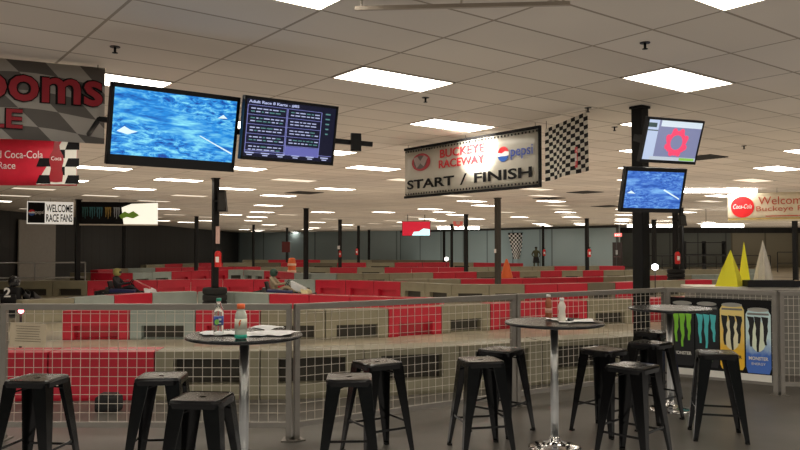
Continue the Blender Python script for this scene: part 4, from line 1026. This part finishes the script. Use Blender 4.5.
def driver_on(k, label, *a):
    d = empty('person', k.location, k.rotation_euler[2], label, 'person'); d.location.z = .0
    return d, seated_driver(d, *a)
navy = mat('navy_paint', (.015, .02, .09), .35); whitep = mat('white_paint', (.70, .72, .75), .35); cream = mat('cream_yellow_paint', (.75, .66, .38), .35)
K1 = kart((128-400)/F*25.4, 25.4, .05, 'go-kart with white nose and navy pods driving at the left of the track', whitep, navy, M_red)
D1, b1 = driver_on(K1, 'driver in dark clothes and a yellow green helmet in the left kart', mat('dark_jacket', (.02, .02, .025), .7), M_blackm, mat('olive_yellow_helmet', (.30, .27, .08), .4), M_blackm)
K2 = kart((284-400)/F*25.0, 25.0, -.10, 'go-kart with dark body and cream yellow nose driving left of centre', cream, navy, mat('white_fairing', (.65, .68, .72), .35))
D2, b2 = driver_on(K2, 'driver with beige top and dark green helmet in the kart left of centre', mat('beige_shirt', (.34, .28, .19), .7), M_blackm, mat('dark_green_helmet', (.02, .06, .045), .4), M_blackm)
K3 = kart((23-400)/F*18.7, 18.7, 1.5, 'black go-kart at the far left edge with a white number two on its driver', M_blackm, M_blackm, M_blackm)
D3, b3 = driver_on(K3, 'driver at the far left edge in black with a white number two on the back', mat('black_jacket', (.01, .01, .012), .6), M_blackm, mat('black_helmet', (.015, .015, .017), .25), mat('grey_visor', (.25, .25, .27), .2))
# number on the driver's back (his back faces the camera)
nb = text('2', (-.085, .0, .085, .23), M_white, b3, 'number', y=0, bold=.03); nb.location = (-.625, 0, .50); nb.rotation_euler = (0, 0, -PI/2)
# red lamp and white headlamp
def lamp(px, py, Y, r, col, es, label, zpost=True):
    p = at_Y(px, py, Y)
    e = empty('marker_lamp', (p.x, Y, 0), 0, label, 'lamp')
    MB().cyl((0, 0, 0), (0, 0, p.z-r), .015, n=8).lathe([(.10, 0), (.10, .015)], n=16).build('stand', M_blackm, e)
    MB().lathe([(r*.3, -r), (r, -r*.5), (r*1.05, 0), (r, r*.5), (r*.3, r)], n=16, c=(0, 0, p.z)).build('lamp_lens', mat('lens_%d' % int(px), (.8, .8, .8), .3, emit=col, es=es), e)
lamp(21, 311, 8.9, .028, (1, .12, .16), 18, 'glowing red marker lamp behind the fence above the notice')
lamp(655, 267, 24, .10, (.9, .93, 1), 9, 'bright white lamp right of the black column low over the track')
lamp(446.5, 259, 55, .14, (1, .95, .85), 5, 'tiny white lamp on the far wall side near the strip lights')
# standing person
p = at_z(536, 272.5, 0); Yp = 59.
X = (536-400)/F*Yp
e = empty('person', (X, Yp, 0), 0, 'standing person in a dark olive top and black trousers far across the track', 'person')
J = {'pelvis': ((0, 0, .95), (.17, .12)), 'waist': ((0, 0, 1.08), (.15, .11)), 'chest': ((0, 0, 1.33), (.19, .13)), 'neck': ((0, 0, 1.52), .06), 'head': ((0, -.01, 1.64), .095), 'crown': ((0, 0, 1.73), .07)}
E_ = [('pelvis', 'waist'), ('waist', 'chest'), ('chest', 'neck'), ('neck', 'head'), ('head', 'crown')]
for s, n in ((-1, 'r'), (1, 'l')):
    J.update({'sh'+n: ((s*.20, 0, 1.42), .08), 'el'+n: ((s*.34, -.02, 1.18), .055), 'wr'+n: ((s*.24, -.16, 1.02), .04), 'ha'+n: ((s*.18, -.2, 1.0), .04),
              'hp'+n: ((s*.11, 0, .86), .11), 'kn'+n: ((s*.15, -.02, .48), .075), 'an'+n: ((s*.17, 0, .09), .05), 'fo'+n: ((s*.18, -.13, .045), .045)})
    E_ += [('chest', 'sh'+n), ('sh'+n, 'el'+n), ('el'+n, 'wr'+n), ('wr'+n, 'ha'+n), ('pelvis', 'hp'+n), ('hp'+n, 'kn'+n), ('kn'+n, 'an'+n), ('an'+n, 'fo'+n)]
figure('body', J, E_, mat('dark_olive_shirt', (.05, .05, .018), .7), e)
MB().lathe([(.04, -.03), (.11, 0), (.115, .06), (.06, .11)], n=16).build('hair', M_blackm, e, loc=(0, .01, 1.68))
MB().loft([[(-.2, -.13, .98), (.2, -.13, .98), (.2, .13, .98), (-.2, .13, .98)], [(-.26, -.12, .5), (.26, -.12, .5), (.26, .12, .5), (-.26, .12, .5)]]).build('trousers', M_blackm, e, bevel=.03)
# orange drums / cones
p = at_Y(292, 273, 36)
e = empty('orange_drum', ((292-400)/F*37.6, 37.6, 0), 0, 'stacked orange drum with pale bands left of centre', 'drum')
MB().lathe([(.24, 0), (.24, .2), (.22, .22), (.22, .5), (.20, .52), (.20, .9), (.17, 1.15), (.08, 1.2)], n=20).build('barrel', M_orange, e)
for z in (.45, .8): MB().lathe([(.226, z), (.226, z+.12)], n=20).build('pale_band', mat('pale_orange', (.75, .5, .35), .5), e)
e = empty('orange_cone', ((506.5-400)/F*30.2, 30.2, 0), 0, 'tall orange traffic cone right of the grey column', 'traffic cone')
MB().lathe([(.24, .03), (.24, .55), (.12, 1.0), (.05, 1.2), (.03, 1.25)], n=20).build('cone', M_orange, e); MB().box((0, 0, .015), (.5, .5, .03)).build('base', M_rubber, e)
# guard rail at the left, railings at the right
def railing(pa, pb, z, n, label, m, mid=True):
    d = pb-pa; d.z = 0; rz = math.atan2(d.y, d.x)
    e = empty('guard_railing', (pa.x, pa.y, 0), rz, label, 'railing')
    MB().cyl((0, 0, z), (d.length, 0, z), .03, n=8).build('top_rail', m, e)
    if mid: MB().cyl((0, 0, z*.45), (d.length, 0, z*.45), .025, n=8).build('middle_rail', m, e)
    for k in range(n+1): MB().cyl((d.length*k/n, 0, 0), (d.length*k/n, 0, z), .03, n=8).build('post', m, e)
railing(Vector((-18.2, 28.5, 0)), Vector((-13.0, 30.6, 0)), 1.10, 3, 'thin grey guard railing in front of the dark left wall', mat('rail_grey', (.25, .24, .23), .4, .5))
railing(Vector((16.5, 52, 0)), Vector((26, 52, 0)), 1.15, 5, 'dark railing in front of the grey wall at right', M_blackm)
railing(Vector((26.5, 52, 0)), Vector((27.9, 52, 0)), 1.4, 1, 'short dark railing behind the white marker at right', M_blackm)
# dark things at the right background
e = empty('storage_rack', (21.5, 56, 0), 0, 'dark storage rack standing before the far grey wall at right', 'rack')
for x in (0, 1.5, 3.0): MB().box((x, 0, 1.1), (.08, .6, 2.2)).build('upright', M_blackm, e)
for z in (.5, 1.2, 2.1): MB().box((1.5, 0, z), (3.0, .6, .06)).build('shelf', M_blackm, e)
p = at_Y(798, 282, 33)
# ------------------------------------------------------------------ lights
def area(name, loc, size, power, col, rot):
    l = bpy.data.lights.new(name, 'AREA'); l.size = size; l.energy = power; l.color = col
    o = bpy.data.objects.new(name, l); COL.objects.link(o); o.location = loc; o.rotation_euler = rot; return o
sl = bpy.data.lights.new('added_glare_spot', 'SPOT'); sl.energy = 1500; sl.spot_size = .62; sl.spot_blend = 1.0; sl.color = (1, .93, .8); sl.shadow_soft_size = .05  # added spot without a fixture, makes the glare patch on the banner
so = bpy.data.objects.new('added_glare_spot', sl); COL.objects.link(so); so.location = (.1, 10.4, CEIL-.1)
tgt = Vector((1.22, 11.5, EYE+1.55)); so.rotation_euler = (tgt-so.location).to_track_quat('-Z', 'Y').to_euler()
for (x, y, sx, sy, e_) in [(2, 6, 16, 12, .95), (2, 20, 26, 16, 1.6), (4, 42, 36, 26, 1.15), (-3, 66, 26, 20, 1.1), (29, 48, 14, 30, 1.5)]:  # added upward fill lights, standing in for light bounced off the floor
    l = bpy.data.lights.new('bounce_fill', 'AREA'); l.shape = 'RECTANGLE'; l.size = sx; l.size_y = sy; l.energy = e_*sx*sy; l.color = (1, .93, .84) if y < 15 else (1, .88, .72)
    o = bpy.data.objects.new('bounce_fill', l); COL.objects.link(o); o.location = (x, y, .03); o.rotation_euler = (PI, 0, 0)
w = bpy.data.worlds.new('world'); S.world = w; w.use_nodes = True
w.node_tree.nodes['Background'].inputs[0].default_value = (.9, .85, .8, 1); w.node_tree.nodes['Background'].inputs[1].default_value = .02
S.view_settings.view_transform = 'Standard'; S.view_settings.look = 'None'; S.view_settings.gamma = 1; S.view_settings.exposure = 0
S.view_settings.use_curve_mapping = False
